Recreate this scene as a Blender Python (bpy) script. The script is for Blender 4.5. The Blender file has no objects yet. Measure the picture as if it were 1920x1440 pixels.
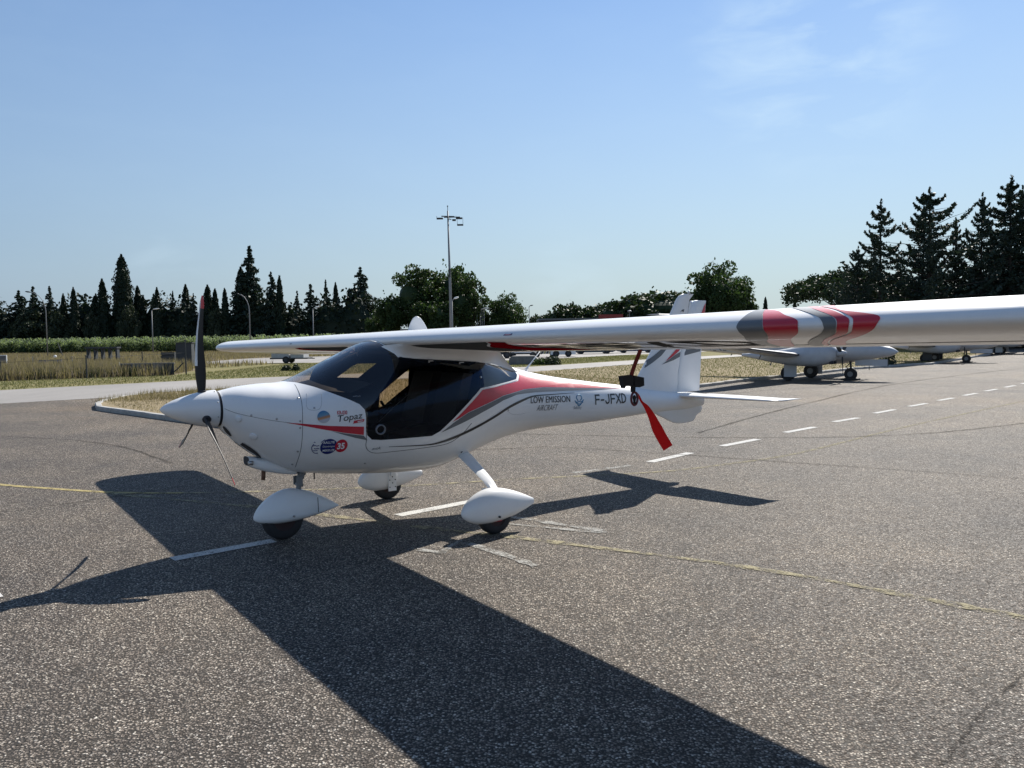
import bpy, bmesh, math, random
import numpy as np
from mathutils import Vector, Matrix
random.seed(7); rng = np.random.default_rng(7)
sc = bpy.context.scene
C = sc.collection
R = math.radians

# ---------------------------------------------------------------- camera (eye level 1.57 m, looking slightly down)
CAM_H = 1.5672; PITCH = 0.0557; ROLL = -0.0132
cam_d = bpy.data.cameras.new("camera"); cam = bpy.data.objects.new("camera", cam_d); C.objects.link(cam)
cam_d.sensor_width = 36.0; cam_d.lens = 36.0*1506.06/1920.0
cam_d.clip_start = 0.05; cam_d.clip_end = 6000
_f = Vector((0, math.cos(PITCH), -math.sin(PITCH))); _u = Vector((0, math.sin(PITCH), math.cos(PITCH))); _r = Vector((1, 0, 0))
_rr = math.cos(ROLL)*_r + math.sin(ROLL)*_u; _uu = -math.sin(ROLL)*_r + math.cos(ROLL)*_u
cam.matrix_world = Matrix(((_rr.x, _uu.x, -_f.x, 0), (_rr.y, _uu.y, -_f.y, 0), (_rr.z, _uu.z, -_f.z, CAM_H), (0, 0, 0, 1)))
sc.camera = cam

# ---------------------------------------------------------------- sky, sun, exposure
SUN = Vector((0.5708, 0.9919, 1.0)).normalized()
SUN_EL = math.asin(SUN.z); SUN_AZ = math.atan2(SUN.x, SUN.y)
w = bpy.data.worlds.new("World"); sc.world = w; w.use_nodes = True
nt = w.node_tree; nt.nodes.clear()
def nn(t, **k):
    n = nt.nodes.new(t)
    for a, b in k.items(): setattr(n, a, b)
    return n
out = nn("ShaderNodeOutputWorld"); bg = nn("ShaderNodeBackground"); sky = nn("ShaderNodeTexSky", sky_type="NISHITA")
sky.sun_disc = False; sky.sun_elevation = SUN_EL; sky.sun_rotation = SUN_AZ
sky.altitude = 50; sky.air_density = 1.0; sky.dust_density = 0.05; sky.ozone_density = 3.0
bg.inputs[1].default_value = 0.077
tc = nn("ShaderNodeTexCoord"); sep = nn("ShaderNodeSeparateXYZ"); nt.links.new(tc.outputs["Generated"], sep.inputs[0])
# thin summer cloud wisps and a milky band low in the sky
mp = nn("ShaderNodeMapping"); mp.inputs["Scale"].default_value = (2.4, 2.4, 7.0); mp.inputs["Location"].default_value = (.7, 1.9, .4); nt.links.new(tc.outputs["Generated"], mp.inputs[0])
nz = nn("ShaderNodeTexNoise"); nz.inputs["Scale"].default_value = 4.2; nz.inputs["Detail"].default_value = 7; nz.inputs["Roughness"].default_value = 0.55; nz.inputs["Distortion"].default_value = 0.4
nt.links.new(mp.outputs[0], nz.inputs[0])
cr = nn("ShaderNodeValToRGB"); cr.color_ramp.elements[0].position = 0.44; cr.color_ramp.elements[1].position = 0.74
cr.color_ramp.elements[0].color = (0, 0, 0, 1); cr.color_ramp.elements[1].color = (0.5, 0.5, 0.5, 1)
nt.links.new(nz.outputs["Fac"], cr.inputs[0])
def patch(az_, el_, half, gain):
    d = nn("ShaderNodeVectorMath", operation="DOT_PRODUCT"); d.inputs[1].default_value = (math.sin(R(az_))*math.cos(R(el_)), math.cos(R(az_))*math.cos(R(el_)), math.sin(R(el_))); nt.links.new(tc.outputs["Generated"], d.inputs[0])
    m = nn("ShaderNodeMapRange", interpolation_type='SMOOTHSTEP'); m.inputs[1].default_value = math.cos(R(half)); m.inputs[2].default_value = math.cos(R(half*.25)); m.inputs[4].default_value = gain; nt.links.new(d.outputs["Value"], m.inputs[0]); return m.outputs[0]
def madd(a, b, op="ADD"):
    m = nn("ShaderNodeMath", operation=op)
    for i_, x_ in enumerate((a, b)):
        if hasattr(x_, "node"): nt.links.new(x_, m.inputs[i_])
        else: m.inputs[i_].default_value = x_
    return m.outputs[0]
wisp = madd(madd(madd(patch(20.5, 18.0, 9, .75), patch(-23.0, 4.6, 3.0, .25)), madd(patch(4.5, 3.8, 4, .3), patch(21, 18.8, 2.2, .5))), .05)
wispf = madd(cr.outputs[0], wisp, "MULTIPLY")
hz = nn("ShaderNodeMapRange"); hz.inputs[1].default_value = 0.0; hz.inputs[2].default_value = 0.42; hz.inputs[3].default_value = 1.0; hz.inputs[4].default_value = 0.0
nt.links.new(sep.outputs[2], hz.inputs[0])
hz2 = nn("ShaderNodeMath", operation="POWER"); nt.links.new(hz.outputs[0], hz2.inputs[0]); hz2.inputs[1].default_value = 1.1
hz3 = nn("ShaderNodeMath", operation="MULTIPLY"); nt.links.new(hz2.outputs[0], hz3.inputs[0]); hz3.inputs[1].default_value = 0.96
# the haze band is paler towards the sun, bluer abeam, and brightened behind the camera as added fill
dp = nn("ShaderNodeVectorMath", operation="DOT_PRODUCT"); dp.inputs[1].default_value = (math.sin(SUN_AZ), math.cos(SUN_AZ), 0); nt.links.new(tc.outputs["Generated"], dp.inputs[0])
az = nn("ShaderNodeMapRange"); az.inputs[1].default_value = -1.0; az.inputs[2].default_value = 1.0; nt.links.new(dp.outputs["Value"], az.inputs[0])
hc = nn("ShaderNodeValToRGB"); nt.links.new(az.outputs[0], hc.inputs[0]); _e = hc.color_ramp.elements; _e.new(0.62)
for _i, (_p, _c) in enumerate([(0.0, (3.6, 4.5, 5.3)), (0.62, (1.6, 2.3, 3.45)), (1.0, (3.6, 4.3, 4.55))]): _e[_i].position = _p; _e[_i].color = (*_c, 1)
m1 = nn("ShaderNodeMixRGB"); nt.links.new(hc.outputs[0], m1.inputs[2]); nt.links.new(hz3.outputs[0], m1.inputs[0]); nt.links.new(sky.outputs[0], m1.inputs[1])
m2 = nn("ShaderNodeMixRGB"); m2.inputs[2].default_value = (5.2, 6.6, 7.6, 1); nt.links.new(wispf, m2.inputs[0]); nt.links.new(m1.outputs[0], m2.inputs[1])
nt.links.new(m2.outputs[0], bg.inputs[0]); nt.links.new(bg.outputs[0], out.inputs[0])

sl = bpy.data.lights.new("sun", "SUN"); sl.energy = 4.6; sl.angle = R(0.53); sl.color = (1.0, 0.95, 0.87)
so = bpy.data.objects.new("sun", sl); C.objects.link(so); so.rotation_euler = SUN.to_track_quat('Z', 'Y').to_euler(); so.location = (60, 100, 110)
sc.view_settings.view_transform = 'Standard'; sc.view_settings.look = 'None'
sc.view_settings.exposure = 0.82; sc.view_settings.gamma = 1.0; sc.view_settings.use_curve_mapping = False
sc.cycles.max_bounces = 8; sc.cycles.transparent_max_bounces = 16; sc.cycles.use_denoising = True

# ---------------------------------------------------------------- tags
def tag(o, label=None, cat=None, group=None, kind=None):
    if label: o["label"] = label
    if cat: o["category"] = cat
    if group: o["group"] = group
    if kind: o["kind"] = kind
    return o
def empty(name, loc=(0, 0, 0), rz=0, **k):
    o = bpy.data.objects.new(name, None); C.objects.link(o); o.location = loc; o.rotation_euler = (0, 0, rz)
    o.empty_display_size = 0.2
    return tag(o, **k)
def copy_tree(o, parent=None):
    c = o.copy(); C.objects.link(c); c.parent = parent
    if parent is not None: c.matrix_parent_inverse = o.matrix_parent_inverse.copy()
    for ch in list(o.children): copy_tree(ch, c)
    return c
class MB:
    def __init__(s): s.v = []; s.f = []
    def add(s, v, f):
        n = len(s.v); s.v += [tuple(p) for p in v]; s.f += [tuple(i+n for i in q) for q in f]; return s
    def box(s, c, d, rz=0, rot=None, taper=1.0, bev=0):
        M = rot if rot is not None else Matrix.Rotation(rz, 3, 'Z')
        vs = []
        for z in (-.5, .5):
            t = taper if z > 0 else 1
            for x, y in ((-.5, -.5), (.5, -.5), (.5, .5), (-.5, .5)):
                p = M @ Vector((x*d[0]*t, y*d[1]*t, z*d[2])); vs.append((c[0]+p.x, c[1]+p.y, c[2]+p.z))
        return s.add(vs, [(0, 3, 2, 1), (4, 5, 6, 7), (0, 1, 5, 4), (1, 2, 6, 5), (2, 3, 7, 6), (3, 0, 4, 7)])
    def tube(s, pts, rad, n=10, cap=True, flat=1.0):
        pts = [Vector(p) for p in pts]; k = len(pts)
        if not hasattr(rad, '__len__'): rad = [rad]*k
        prev = None; vs = []; fs = []
        for i, p in enumerate(pts):
            t = (pts[min(i+1, k-1)]-pts[max(i-1, 0)]).normalized()
            if prev is None:
                ref = Vector((0, 0, 1)) if abs(t.z) < .9 else Vector((1, 0, 0)); a = t.cross(ref).normalized()
            else: a = (prev - t*prev.dot(t)).normalized()
            prev = a; b = t.cross(a)
            for j in range(n):
                th = 2*math.pi*j/n; vs.append(p + a*math.cos(th)*rad[i] + b*math.sin(th)*rad[i]*flat)
        for i in range(k-1):
            for j in range(n):
                fs.append((i*n+j, i*n+(j+1) % n, (i+1)*n+(j+1) % n, (i+1)*n+j))
        if cap: fs.append(tuple(range(n-1, -1, -1))); fs.append(tuple((k-1)*n+j for j in range(n)))
        return s.add(vs, fs)
    def rings(s, rings, closed=True, cap=False):
        n = len(rings[0]); vs = [p for r_ in rings for p in r_]; fs = []
        m = n if closed else n-1
        for i in range(len(rings)-1):
            for j in range(m): fs.append((i*n+j, i*n+(j+1) % n, (i+1)*n+(j+1) % n, (i+1)*n+j))
        if cap: fs.append(tuple(range(n-1, -1, -1))); fs.append(tuple((len(rings)-1)*n+j for j in range(n)))
        return s.add(vs, fs)
    def prism(s, poly, y0, y1, plane='xz'):
        n = len(poly)
        mk = {'xz': lambda p, y: (p[0], y, p[1]), 'xy': lambda p, y: (p[0], p[1], y), 'yz': lambda p, y: (y, p[0], p[1])}[plane]
        vs = [mk(p, y0) for p in poly] + [mk(p, y1) for p in poly]
        return s.add(vs, [tuple(range(n-1, -1, -1)), tuple(range(n, 2*n))] + [(i, (i+1) % n, n+(i+1) % n, n+i) for i in range(n)])
    def ball(s, c, r, n=12, m=8, sc_=(1, 1, 1)):
        rg = []
        for i in range(m+1):
            ph = math.pi*i/m
            rg.append([(c[0]+r*sc_[0]*math.sin(ph)*math.cos(2*math.pi*j/n), c[1]+r*sc_[1]*math.sin(ph)*math.sin(2*math.pi*j/n), c[2]+r*sc_[2]*math.cos(ph)) for j in range(n)])
        return s.rings(rg)
    def mesh(s, name, smooth=False, weld=False, angle=None):
        me = bpy.data.meshes.new(name); me.from_pydata([tuple(p) for p in s.v], [], s.f)
        if weld or angle:
            bm = bmesh.new(); bm.from_mesh(me)
            if weld: bmesh.ops.remove_doubles(bm, verts=bm.verts, dist=1e-5)
            bmesh.ops.dissolve_degenerate(bm, edges=bm.edges, dist=1e-6)
            bmesh.ops.recalc_face_normals(bm, faces=bm.faces)
            for f in bm.faces: f.smooth = True
            if angle:
                for e in bm.edges:
                    if len(e.link_faces) == 2 and e.calc_face_angle(0) > angle: e.smooth = False
            bm.to_mesh(me); bm.free()
        elif smooth:
            me.polygons.foreach_set("use_smooth", [True]*len(me.polygons))
        me.update(); return me
    def build(s, name, mat, parent=None, loc=(0, 0, 0), smooth=False, weld=False, angle=None, **k):
        return link(name, s.mesh(name, smooth, weld, angle), mat, parent, loc, **k)
def link(name, me, mat, parent=None, loc=(0, 0, 0), rz=0, **k):
    o = bpy.data.objects.new(name, me); C.objects.link(o); o.location = loc; o.rotation_euler = (0, 0, rz)
    if mat is not None and len(me.materials) == 0: me.materials.append(mat)
    if parent is not None: o.parent = parent
    return tag(o, **k)
def np_mesh(name, verts, faces, smooth=False):
    """verts (N,3) array, faces (M,k) array of one size k"""
    me = bpy.data.meshes.new(name); nv, nf, k = len(verts), len(faces), faces.shape[1]
    me.vertices.add(nv); me.vertices.foreach_set("co", np.asarray(verts, np.float32).ravel())
    me.loops.add(nf*k); me.loops.foreach_set("vertex_index", np.asarray(faces, np.int32).ravel())
    me.polygons.add(nf); me.polygons.foreach_set("loop_start", np.arange(0, nf*k, k, dtype=np.int32))
    if smooth: me.polygons.foreach_set("use_smooth", np.ones(nf, bool))
    me.update(calc_edges=True); me.validate(); return me

# ---------------------------------------------------------------- materials
class NT:
    def __init__(s, name):
        s.m = bpy.data.materials.new(name); s.m.use_nodes = True; s.t = s.m.node_tree; s.t.nodes.clear()
        s.o = s.n("ShaderNodeOutputMaterial"); s.b = s.n("ShaderNodeBsdfPrincipled"); s.l(s.b.outputs[0], s.o.inputs[0])
        s.tc = s.n("ShaderNodeTexCoord")
    def n(s, t, **k):
        q = s.t.nodes.new(t)
        for a, b in k.items(): setattr(q, a, b)
        return q
    def l(s, a, b): s.t.links.new(a, b)
    def set(s, **k):
        for a, b in k.items():
            key = {'base': 'Base Color', 'rough': 'Roughness', 'metal': 'Metallic', 'spec': 'Specular IOR Level', 'coat': 'Coat Weight', 'coatr': 'Coat Roughness', 'alpha': 'Alpha', 'trans': 'Transmission Weight', 'sss': 'Subsurface Weight'}[a]
            s.b.inputs[key].default_value = (*b, 1) if a == 'base' else b
        return s
    def noise(s, scale, detail=4, rough=.55, co="Object", stretch=None, dist=0):
        q = s.n("ShaderNodeTexNoise"); q.inputs["Scale"].default_value = scale; q.inputs["Detail"].default_value = detail; q.inputs["Roughness"].default_value = rough; q.inputs["Distortion"].default_value = dist
        if stretch:
            m = s.n("ShaderNodeMapping"); m.inputs["Scale"].default_value = stretch; s.l(s.tc.outputs[co], m.inputs[0]); s.l(m.outputs[0], q.inputs[0])
        else: s.l(s.tc.outputs[co], q.inputs[0])
        return q.outputs["Fac"]
    def ramp(s, fac, stops):
        q = s.n("ShaderNodeValToRGB"); e = q.color_ramp.elements
        while len(e) < len(stops): e.new(.5)
        for i, (p, c) in enumerate(stops):
            e[i].position = p; e[i].color = (*c, 1) if hasattr(c, '__len__') else (c, c, c, 1)
        s.l(fac, q.inputs[0]); return q.outputs[0]
    def mix(s, fac, a, b, mode='MIX'):
        q = s.n("ShaderNodeMixRGB", blend_type=mode)
        for i, x in enumerate((fac, a, b)):
            if hasattr(x, 'is_linked') or hasattr(x, 'node'): s.l(x, q.inputs[i])
            elif hasattr(x, '__len__'): q.inputs[i].default_value = (*x, 1)
            else: q.inputs[i].default_value = x if i == 0 else (x, x, x, 1)
        return q.outputs[0]
    def math(s, op, a, b=0.0):
        q = s.n("ShaderNodeMath", operation=op)
        for i, x in enumerate((a, b)):
            if hasattr(x, 'node'): s.l(x, q.inputs[i])
            else: q.inputs[i].default_value = x
        return q.outputs[0]
    def bump(s, h, strength=.3, dist=.01):
        q = s.n("ShaderNodeBump"); q.inputs["Strength"].default_value = strength; q.inputs["Distance"].default_value = dist
        s.l(h, q.inputs["Height"]); s.l(q.outputs[0], s.b.inputs["Normal"]); return q
    def base(s, c): s.l(c, s.b.inputs["Base Color"]); return s
def simple(name, col, rough=.5, metal=0, coat=0, var=.12, scale=6, bump=0, spec=.5):
    q = NT(name); q.set(rough=rough, metal=metal, coat=coat, spec=spec)
    f = q.noise(scale, 5)
    a = tuple(max(0, c*(1-var)) for c in col); b = tuple(min(1, c*(1+var)) for c in col)
    q.base(q.ramp(f, [(.3, a), (.7, b)]))
    if bump: q.bump(q.noise(scale*6, 4), bump, .01)
    return q.m

def mat_gelcoat():
    q = NT("white_gelcoat"); q.set(rough=.5, coat=.45, coatr=.035, spec=.3)
    f = q.noise(1.6, 6, .6); g = q.noise(26, 4, .7)
    c = q.ramp(f, [(.3, (.70, .705, .71)), (.65, (.755, .755, .755))])
    c = q.mix(q.math('MULTIPLY', q.ramp(g, [(.55, 0.0), (.85, 1.0)]), .25), c, (.58, .56, .52))
    q.base(c); return q.m
M = {}
M['white'] = mat_gelcoat()
M['whitefar'] = simple("greyish_white_paint", (.42, .44, .47), .5, coat=.1, var=.06)  # one even grey-white paint for the parked twins
M['white2'] = simple("white_paint", (.72, .73, .74), .35, coat=.3, var=.05)
M['red'] = simple("red_vinyl", (.47, .010, .032), .4, coat=.3, var=.06)
M['gray'] = simple("grey_vinyl", (.13, .14, .15), .45, coat=.18, var=.05, spec=.3)
M['black'] = simple("black_vinyl", (.012, .012, .014), .4, coat=.3, var=.05)
M['navy'] = simple("navy_print", (.012, .02, .13), .4, var=.05)
M['seam'] = simple("dark_gap", (.03, .03, .035), .8)
M['seamlight'] = simple("seam_filler", (.30, .30, .31), .6)
M['tapedull'] = simple("dark_leading_edge_tape", (.10, .09, .08), .5)  # darker tape colour for the two lower blades
M['prop'] = simple("black_propeller_paint", (.008, .010, .014), .42, coat=.1, spec=.3)
M['proplead'] = simple("leading_edge_tape", (.68, .70, .72), .4)
M['rubber'] = simple("tyre_rubber", (.018, .018, .02), .75, var=.3, scale=20)
M['metal'] = simple("brushed_steel", (.42, .42, .42), .38, metal=.8)
M['steel'] = simple("galvanised_steel", (.20, .21, .22), .6, metal=.2)
M['darksteel'] = simple("dark_painted_steel", (.045, .05, .055), .6, spec=.3)
M['undergray'] = simple("matt_grey_marking", (.075, .08, .085), .9, spec=0.0, var=.05)
M['underred'] = simple("matt_red_marking", (.22, .006, .014), .9, spec=0.0, var=.05)
M['rim'] = simple("dusty_red_rim_paint", (.030, .012, .012), .7)
M['rust'] = simple("rusty_exhaust", (.16, .08, .05), .7, metal=.4, var=.4, scale=30)
M['blackfoam'] = simple("black_foam", (.012, .012, .014), .85)
M['foot'] = simple("interior_plastic", (.006, .007, .009), .7, spec=.2)
M['seat'] = simple("seat_leather", (.012, .012, .015), .6, bump=.2)
M['darkcoat'] = simple("black_window_border", (.004, .005, .009), .08, coat=1.0, var=.05)
def mat_ribbon():
    q = NT("red_ribbon"); q.set(rough=.6, base=(.55, .006, .012))
    tr = q.n("ShaderNodeBsdfTranslucent"); tr.inputs[0].default_value = (.80, .012, .012, 1)
    mx = q.n("ShaderNodeMixShader"); mx.inputs[0].default_value = .62; q.l(q.b.outputs[0], mx.inputs[1]); q.l(tr.outputs[0], mx.inputs[2]); q.l(mx.outputs[0], q.o.inputs[0]); return q.m
M['ribbon'] = mat_ribbon()
M['strap'] = simple("dark_red_webbing", (.16, .012, .008), .8)
def mat_glass(name, tint, base, ior=1.55, refl=(.95, .97, 1)):
    q = NT(name)
    tr = q.n("ShaderNodeBsdfTransparent"); tr.inputs[0].default_value = (*tint, 1)
    gl = q.n("ShaderNodeBsdfGlossy"); gl.inputs["Roughness"].default_value = .05; gl.inputs[0].default_value = (*refl, 1)
    fr = q.n("ShaderNodeFresnel"); ge = q.n("ShaderNodeNewGeometry"); io = q.n("ShaderNodeMapRange"); io.inputs[3].default_value = ior; io.inputs[4].default_value = 1/ior; q.l(ge.outputs["Backfacing"], io.inputs[0]); q.l(io.outputs[0], fr.inputs[0])
    mx = q.n("ShaderNodeMixShader"); q.l(fr.outputs[0], mx.inputs[0]); q.l(tr.outputs[0], mx.inputs[1]); q.l(gl.outputs[0], mx.inputs[2]); q.l(mx.outputs[0], q.o.inputs[0])
    q.t.nodes.remove(q.b); return q.m
M['glass'] = mat_glass("smoked_glazing", (.74, .68, .60), None, 1.62)
M['doorglass'] = mat_glass("smoked_door_glazing", (.74, .68, .60), None, 1.38, (.40, .58, .95))

def asphalt(name, tar=(.046, .041, .035), cols=None, scale=84, big=.72, speck=1.5):
    q = NT(name); q.set(rough=.85, spec=.16)
    v = q.n("ShaderNodeTexVoronoi", feature='F1'); v.inputs["Scale"].default_value = scale; v.inputs["Randomness"].default_value = 1
    wob = q.n("ShaderNodeVectorMath", operation='ADD'); nz_ = q.n("ShaderNodeTexNoise"); nz_.inputs["Scale"].default_value = 60; q.l(q.tc.outputs["Object"], nz_.inputs[0])
    sc_ = q.n("ShaderNodeVectorMath", operation='SCALE'); sc_.inputs[3].default_value = .016; q.l(nz_.outputs["Color"], sc_.inputs[0])
    q.l(q.tc.outputs["Object"], wob.inputs[0]); q.l(sc_.outputs[0], wob.inputs[1]); q.l(wob.outputs[0], v.inputs["Vector"])
    sep_ = q.n("ShaderNodeSeparateColor"); q.l(v.outputs["Color"], sep_.inputs[0])
    s = speck
    stone = q.ramp(sep_.outputs[0], [(0, (.053*s, .044*s, .037*s)), (.35, (.127*s, .107*s, .090*s)), (.66, (.210*s, .180*s, .152*s)), (.86, (.295*s, .260*s, .222*s)), (.95, (.41*s, .375*s, .32*s)), (1, (.52*s, .48*s, .42*s))])
    edge = q.ramp(v.outputs["Distance"], [(.25, 1.0), (.62, 0.0)])
    col = q.mix(edge, tar, stone)
    pat = q.noise(.55, 5, .6); pat2 = q.noise(4.5, 4, .65)
    col = q.mix(1.0, col, q.ramp(pat, [(.3, (.76, .77, .79)), (.7, (1.22, 1.18, 1.11))]), 'MULTIPLY')
    col = q.mix(1.0, col, q.ramp(pat2, [(.3, (.86, .86, .87)), (.7, (1.10, 1.09, 1.07))]), 'MULTIPLY')
    big_ = q.noise(.16, 4, .55, dist=.6); col = q.mix(1.0, col, q.ramp(big_, [(.35, (.86, .87, .90)), (.55, (1, 1, 1)), (.70, (1.16, 1.08, .98))]), 'MULTIPLY')
    st = q.noise(.9, 5, .6, stretch=(1, .35, 1), dist=.8)
    col = q.mix(q.math('MULTIPLY', q.ramp(st, [(.60, 0.0), (.74, 1.0)]), .35), col, (.045, .043, .042))
    q.base(col)
    rr = q.ramp(sep_.outputs[1], [(0, (.60,)*3), (1, (.95,)*3)]); q.l(rr, q.b.inputs["Roughness"])
    hgt = q.mix(1.0, edge, q.ramp(sep_.outputs[2], [(0, (.35,)*3), (1, (1,)*3)]), 'MULTIPLY')
    q.bump(hgt, 1.0*big, .008)
    return q.m
M['asphalt'] = asphalt("coarse_asphalt")
def mat_taxi():
    q = NT("pale_taxiway"); q.set(rough=.8)
    f = q.noise(.35, 6, .6, stretch=(1, .3, 1)); g = q.noise(30, 3)
    c = q.ramp(f, [(.3, (.20, .187, .172)), (.7, (.28, .262, .242))]); c = q.mix(1.0, c, q.ramp(g, [(.3, (.82,)*3), (.7, (1.15,)*3)]), 'MULTIPLY')
    q.base(c); return q.m
M['taxi'] = mat_taxi()
def mat_mark(name, col, wear=.5, spec=.12, gain=1.0):
    q = NT(name); q.set(rough=.95, base=col, spec=spec)
    v = q.n("ShaderNodeTexVoronoi"); v.inputs["Scale"].default_value = 78; q.l(q.tc.outputs["Object"], v.inputs["Vector"])
    n1 = q.noise(7, 5, .7); n2 = q.noise(90, 3, .6)
    s = q.math('ADD', q.math('MULTIPLY', n1, .6), q.math('MULTIPLY', n2, .4))
    a = q.ramp(s, [(wear-.06, 0.0), (wear+.06, gain)])
    q.base(q.mix(q.ramp(v.outputs["Distance"], [(.3, 0.0), (.75, 1.0)]), col, tuple(c*.62 for c in col)))
    q.l(a, q.b.inputs["Alpha"]); q.bump(v.outputs["Distance"], .35, -.004); return q.m
M['markwhite'] = mat_mark("white_road_paint", (.60, .59, .56), .40)
M['markworn'] = mat_mark("worn_white_road_paint", (.42, .41, .38), .50)
M['markyellow'] = mat_mark("yellow_road_paint", (.42, .35, .17), .44)
M['markfaint'] = mat_mark("faded_yellow_road_paint", (.36, .32, .21), .51)
M['crack'] = mat_mark("sealed_crack", (.045, .042, .038), .42, spec=0.0, gain=.42)
def mat_concrete(name, c0, c1, sc_=5):
    q = NT(name); q.set(rough=.85)
    f = q.noise(sc_, 7, .7); g = q.noise(sc_*9, 4)
    q.base(q.mix(q.math('MULTIPLY', q.ramp(g, [(.5, 0.0), (.8, 1.0)]), .4), q.ramp(f, [(.3, c0), (.7, c1)]), tuple(x*.5 for x in c0))); q.bump(g, .4, .006); return q.m
M['kerb'] = mat_concrete("kerb_concrete", (.27, .26, .24), (.42, .41, .39))
M['conc'] = mat_concrete("old_concrete", (.10, .10, .10), (.22, .21, .20), 2)
def mat_leaf(name, c0, c1, c2, tr=.25, sc_=.6):
    q = NT(name); q.set(rough=.6, spec=.25)
    f = q.noise(sc_, 4, .6); g = q.n("ShaderNodeTexWhiteNoise"); geo = q.n("ShaderNodeNewGeometry")
    q.l(geo.outputs["Random Per Island"], g.inputs[0]) if False else None
    c = q.mix(geo.outputs["Random Per Island"], q.ramp(f, [(.3, c0), (.7, c1)]), c2); q.base(c)
    if tr:
        t = q.n("ShaderNodeBsdfTranslucent"); q.l(q.mix(1.0, c, (1.25, 1.35, .7), 'MULTIPLY'), t.inputs[0])
        mx = q.n("ShaderNodeMixShader"); mx.inputs[0].default_value = tr; q.l(q.b.outputs[0], mx.inputs[1]); q.l(t.outputs[0], mx.inputs[2]); q.l(mx.outputs[0], q.o.inputs[0])
    return q.m
M['cypress'] = mat_leaf("cypress_foliage", (.012, .022, .014), (.020, .032, .018), (.016, .028, .014), .08)
M['conifer'] = mat_leaf("cedar_foliage", (.020, .038, .030), (.038, .056, .040), (.026, .042, .030), .10)
M['broad'] = mat_leaf("broadleaf_foliage", (.022, .042, .014), (.045, .070, .022), (.035, .062, .018), .28)
M['pine'] = mat_leaf("pine_foliage", (.020, .036, .016), (.036, .058, .022), (.028, .046, .018), .15)
M['bush'] = mat_leaf("bush_foliage", (.030, .042, .022), (.050, .064, .036), (.040, .050, .028), .15)
M['corn'] = mat_leaf("maize_leaves", (.11, .15, .085), (.15, .20, .115), (.20, .24, .155), .5, .2)
M['drygrass'] = mat_leaf("dry_grass_blades", (.17, .14, .09), (.25, .205, .135), (.19, .15, .09), .25, .5)
M['weeds'] = mat_leaf("dry_weeds", (.185, .145, .11), (.27, .215, .165), (.15, .125, .09), .35, .15)
M['greengrass'] = mat_leaf("green_grass_blades", (.105, .115, .045), (.15, .145, .062), (.12, .122, .05), .25, .35)
M['bark'] = simple("bark", (.05, .04, .032), .9, var=.4, scale=8, bump=.4)
def mat_soil(name, a, b, c):
    q = NT(name); q.set(rough=.95, spec=.1)
    f = q.noise(.25, 6, .65); g = q.noise(14, 5, .7)
    k = q.ramp(f, [(.35, a), (.62, b)]); q.base(q.mix(q.math('MULTIPLY', q.ramp(g, [(.4, 0.0), (.75, 1.0)]), .7), k, c)); q.bump(g, .6, .03); return q.m
M['verge'] = mat_soil("verge_turf", (.125, .130, .050), (.19, .165, .075), (.24, .20, .11))
M['drysoil'] = mat_soil("dry_turf", (.19, .15, .09), (.26, .21, .135), (.33, .27, .17))
M['scrub'] = mat_soil("scrub_ground", (.15, .12, .075), (.20, .155, .10), (.11, .10, .05))
M['field'] = mat_soil("field_ground", (.10, .09, .05), (.14, .12, .07), (.08, .08, .04))
# ================================================================ SETTING
def sheet(name, poly, z, mat, sub=None, **k):
    me = bpy.data.meshes.new(name); bm = bmesh.new()
    bm.faces.new([bm.verts.new((x, y, z)) for x, y in poly]); bm.normal_update(); bmesh.ops.triangulate(bm, faces=bm.faces, ngon_method='EAR_CLIP')
    bmesh.ops.recalc_face_normals(bm, faces=bm.faces)
    for f in bm.faces:
        if f.normal.z < 0: f.normal_flip()
    bm.to_mesh(me); bm.free()
    return link(name, me, mat, kind="structure", **k)
sheet("ground", [(-2500, -800), (2500, -800), (2500, 3500), (-2500, 3500)], -.012, M['field'])
sheet("apron", [(-70, -45), (120, -45), (190, 260), (60, 120), (19, 62.5), (12.9, 54.5), (6.5, 45.0), (.8, 37.0), (-10.2, 26.2), (-13.9, 22.1), (-60, -29)], 0.0, M['asphalt'])
sheet("taxiway", [(-61, -30), (-13.9, 21.76), (-10.3, 25.3), (.74, 36.5), (6.54, 44.6), (12.94, 54.0), (19.0, 62.1), (60, 118), (110, 190), (60, 150), (22, 72), (15.4, 64.4), (8.1, 55.1), (.91, 45.1), (-13.4, 34.2), (-18.1, 28.4), (-68, -29)], .004, M['taxi'])
sheet("far_apron", [(-26, 62), (-10, 60), (1.2, 60), (10.9, 74), (34, 100), (95, 180), (60, 190), (-2, 105), (-26, 80)], 0.0, M['taxi'])
sheet("verge_ground", [(-69, -29), (-18.1, 28.5), (-13.4, 34.3), (.91, 45.2), (8.1, 55.2), (15.4, 64.5), (22, 73), (34, 99.5), (10.9, 73.5), (1.2, 59.6), (-10, 59.6), (-17, 61), (-26, 61.5), (-19, 50), (-16.8, 39.2), (-22.7, 35.8), (-90, -10)], -.004, M['verge'])
sheet("scrub_ground", [(-90, -10), (-22.7, 35.8), (-16.8, 39.2), (-19, 50), (-26, 62), (-26, 80), (-2, 105), (-8, 134), (-120, 164), (-200, 120)], -.008, M['scrub'])

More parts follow.
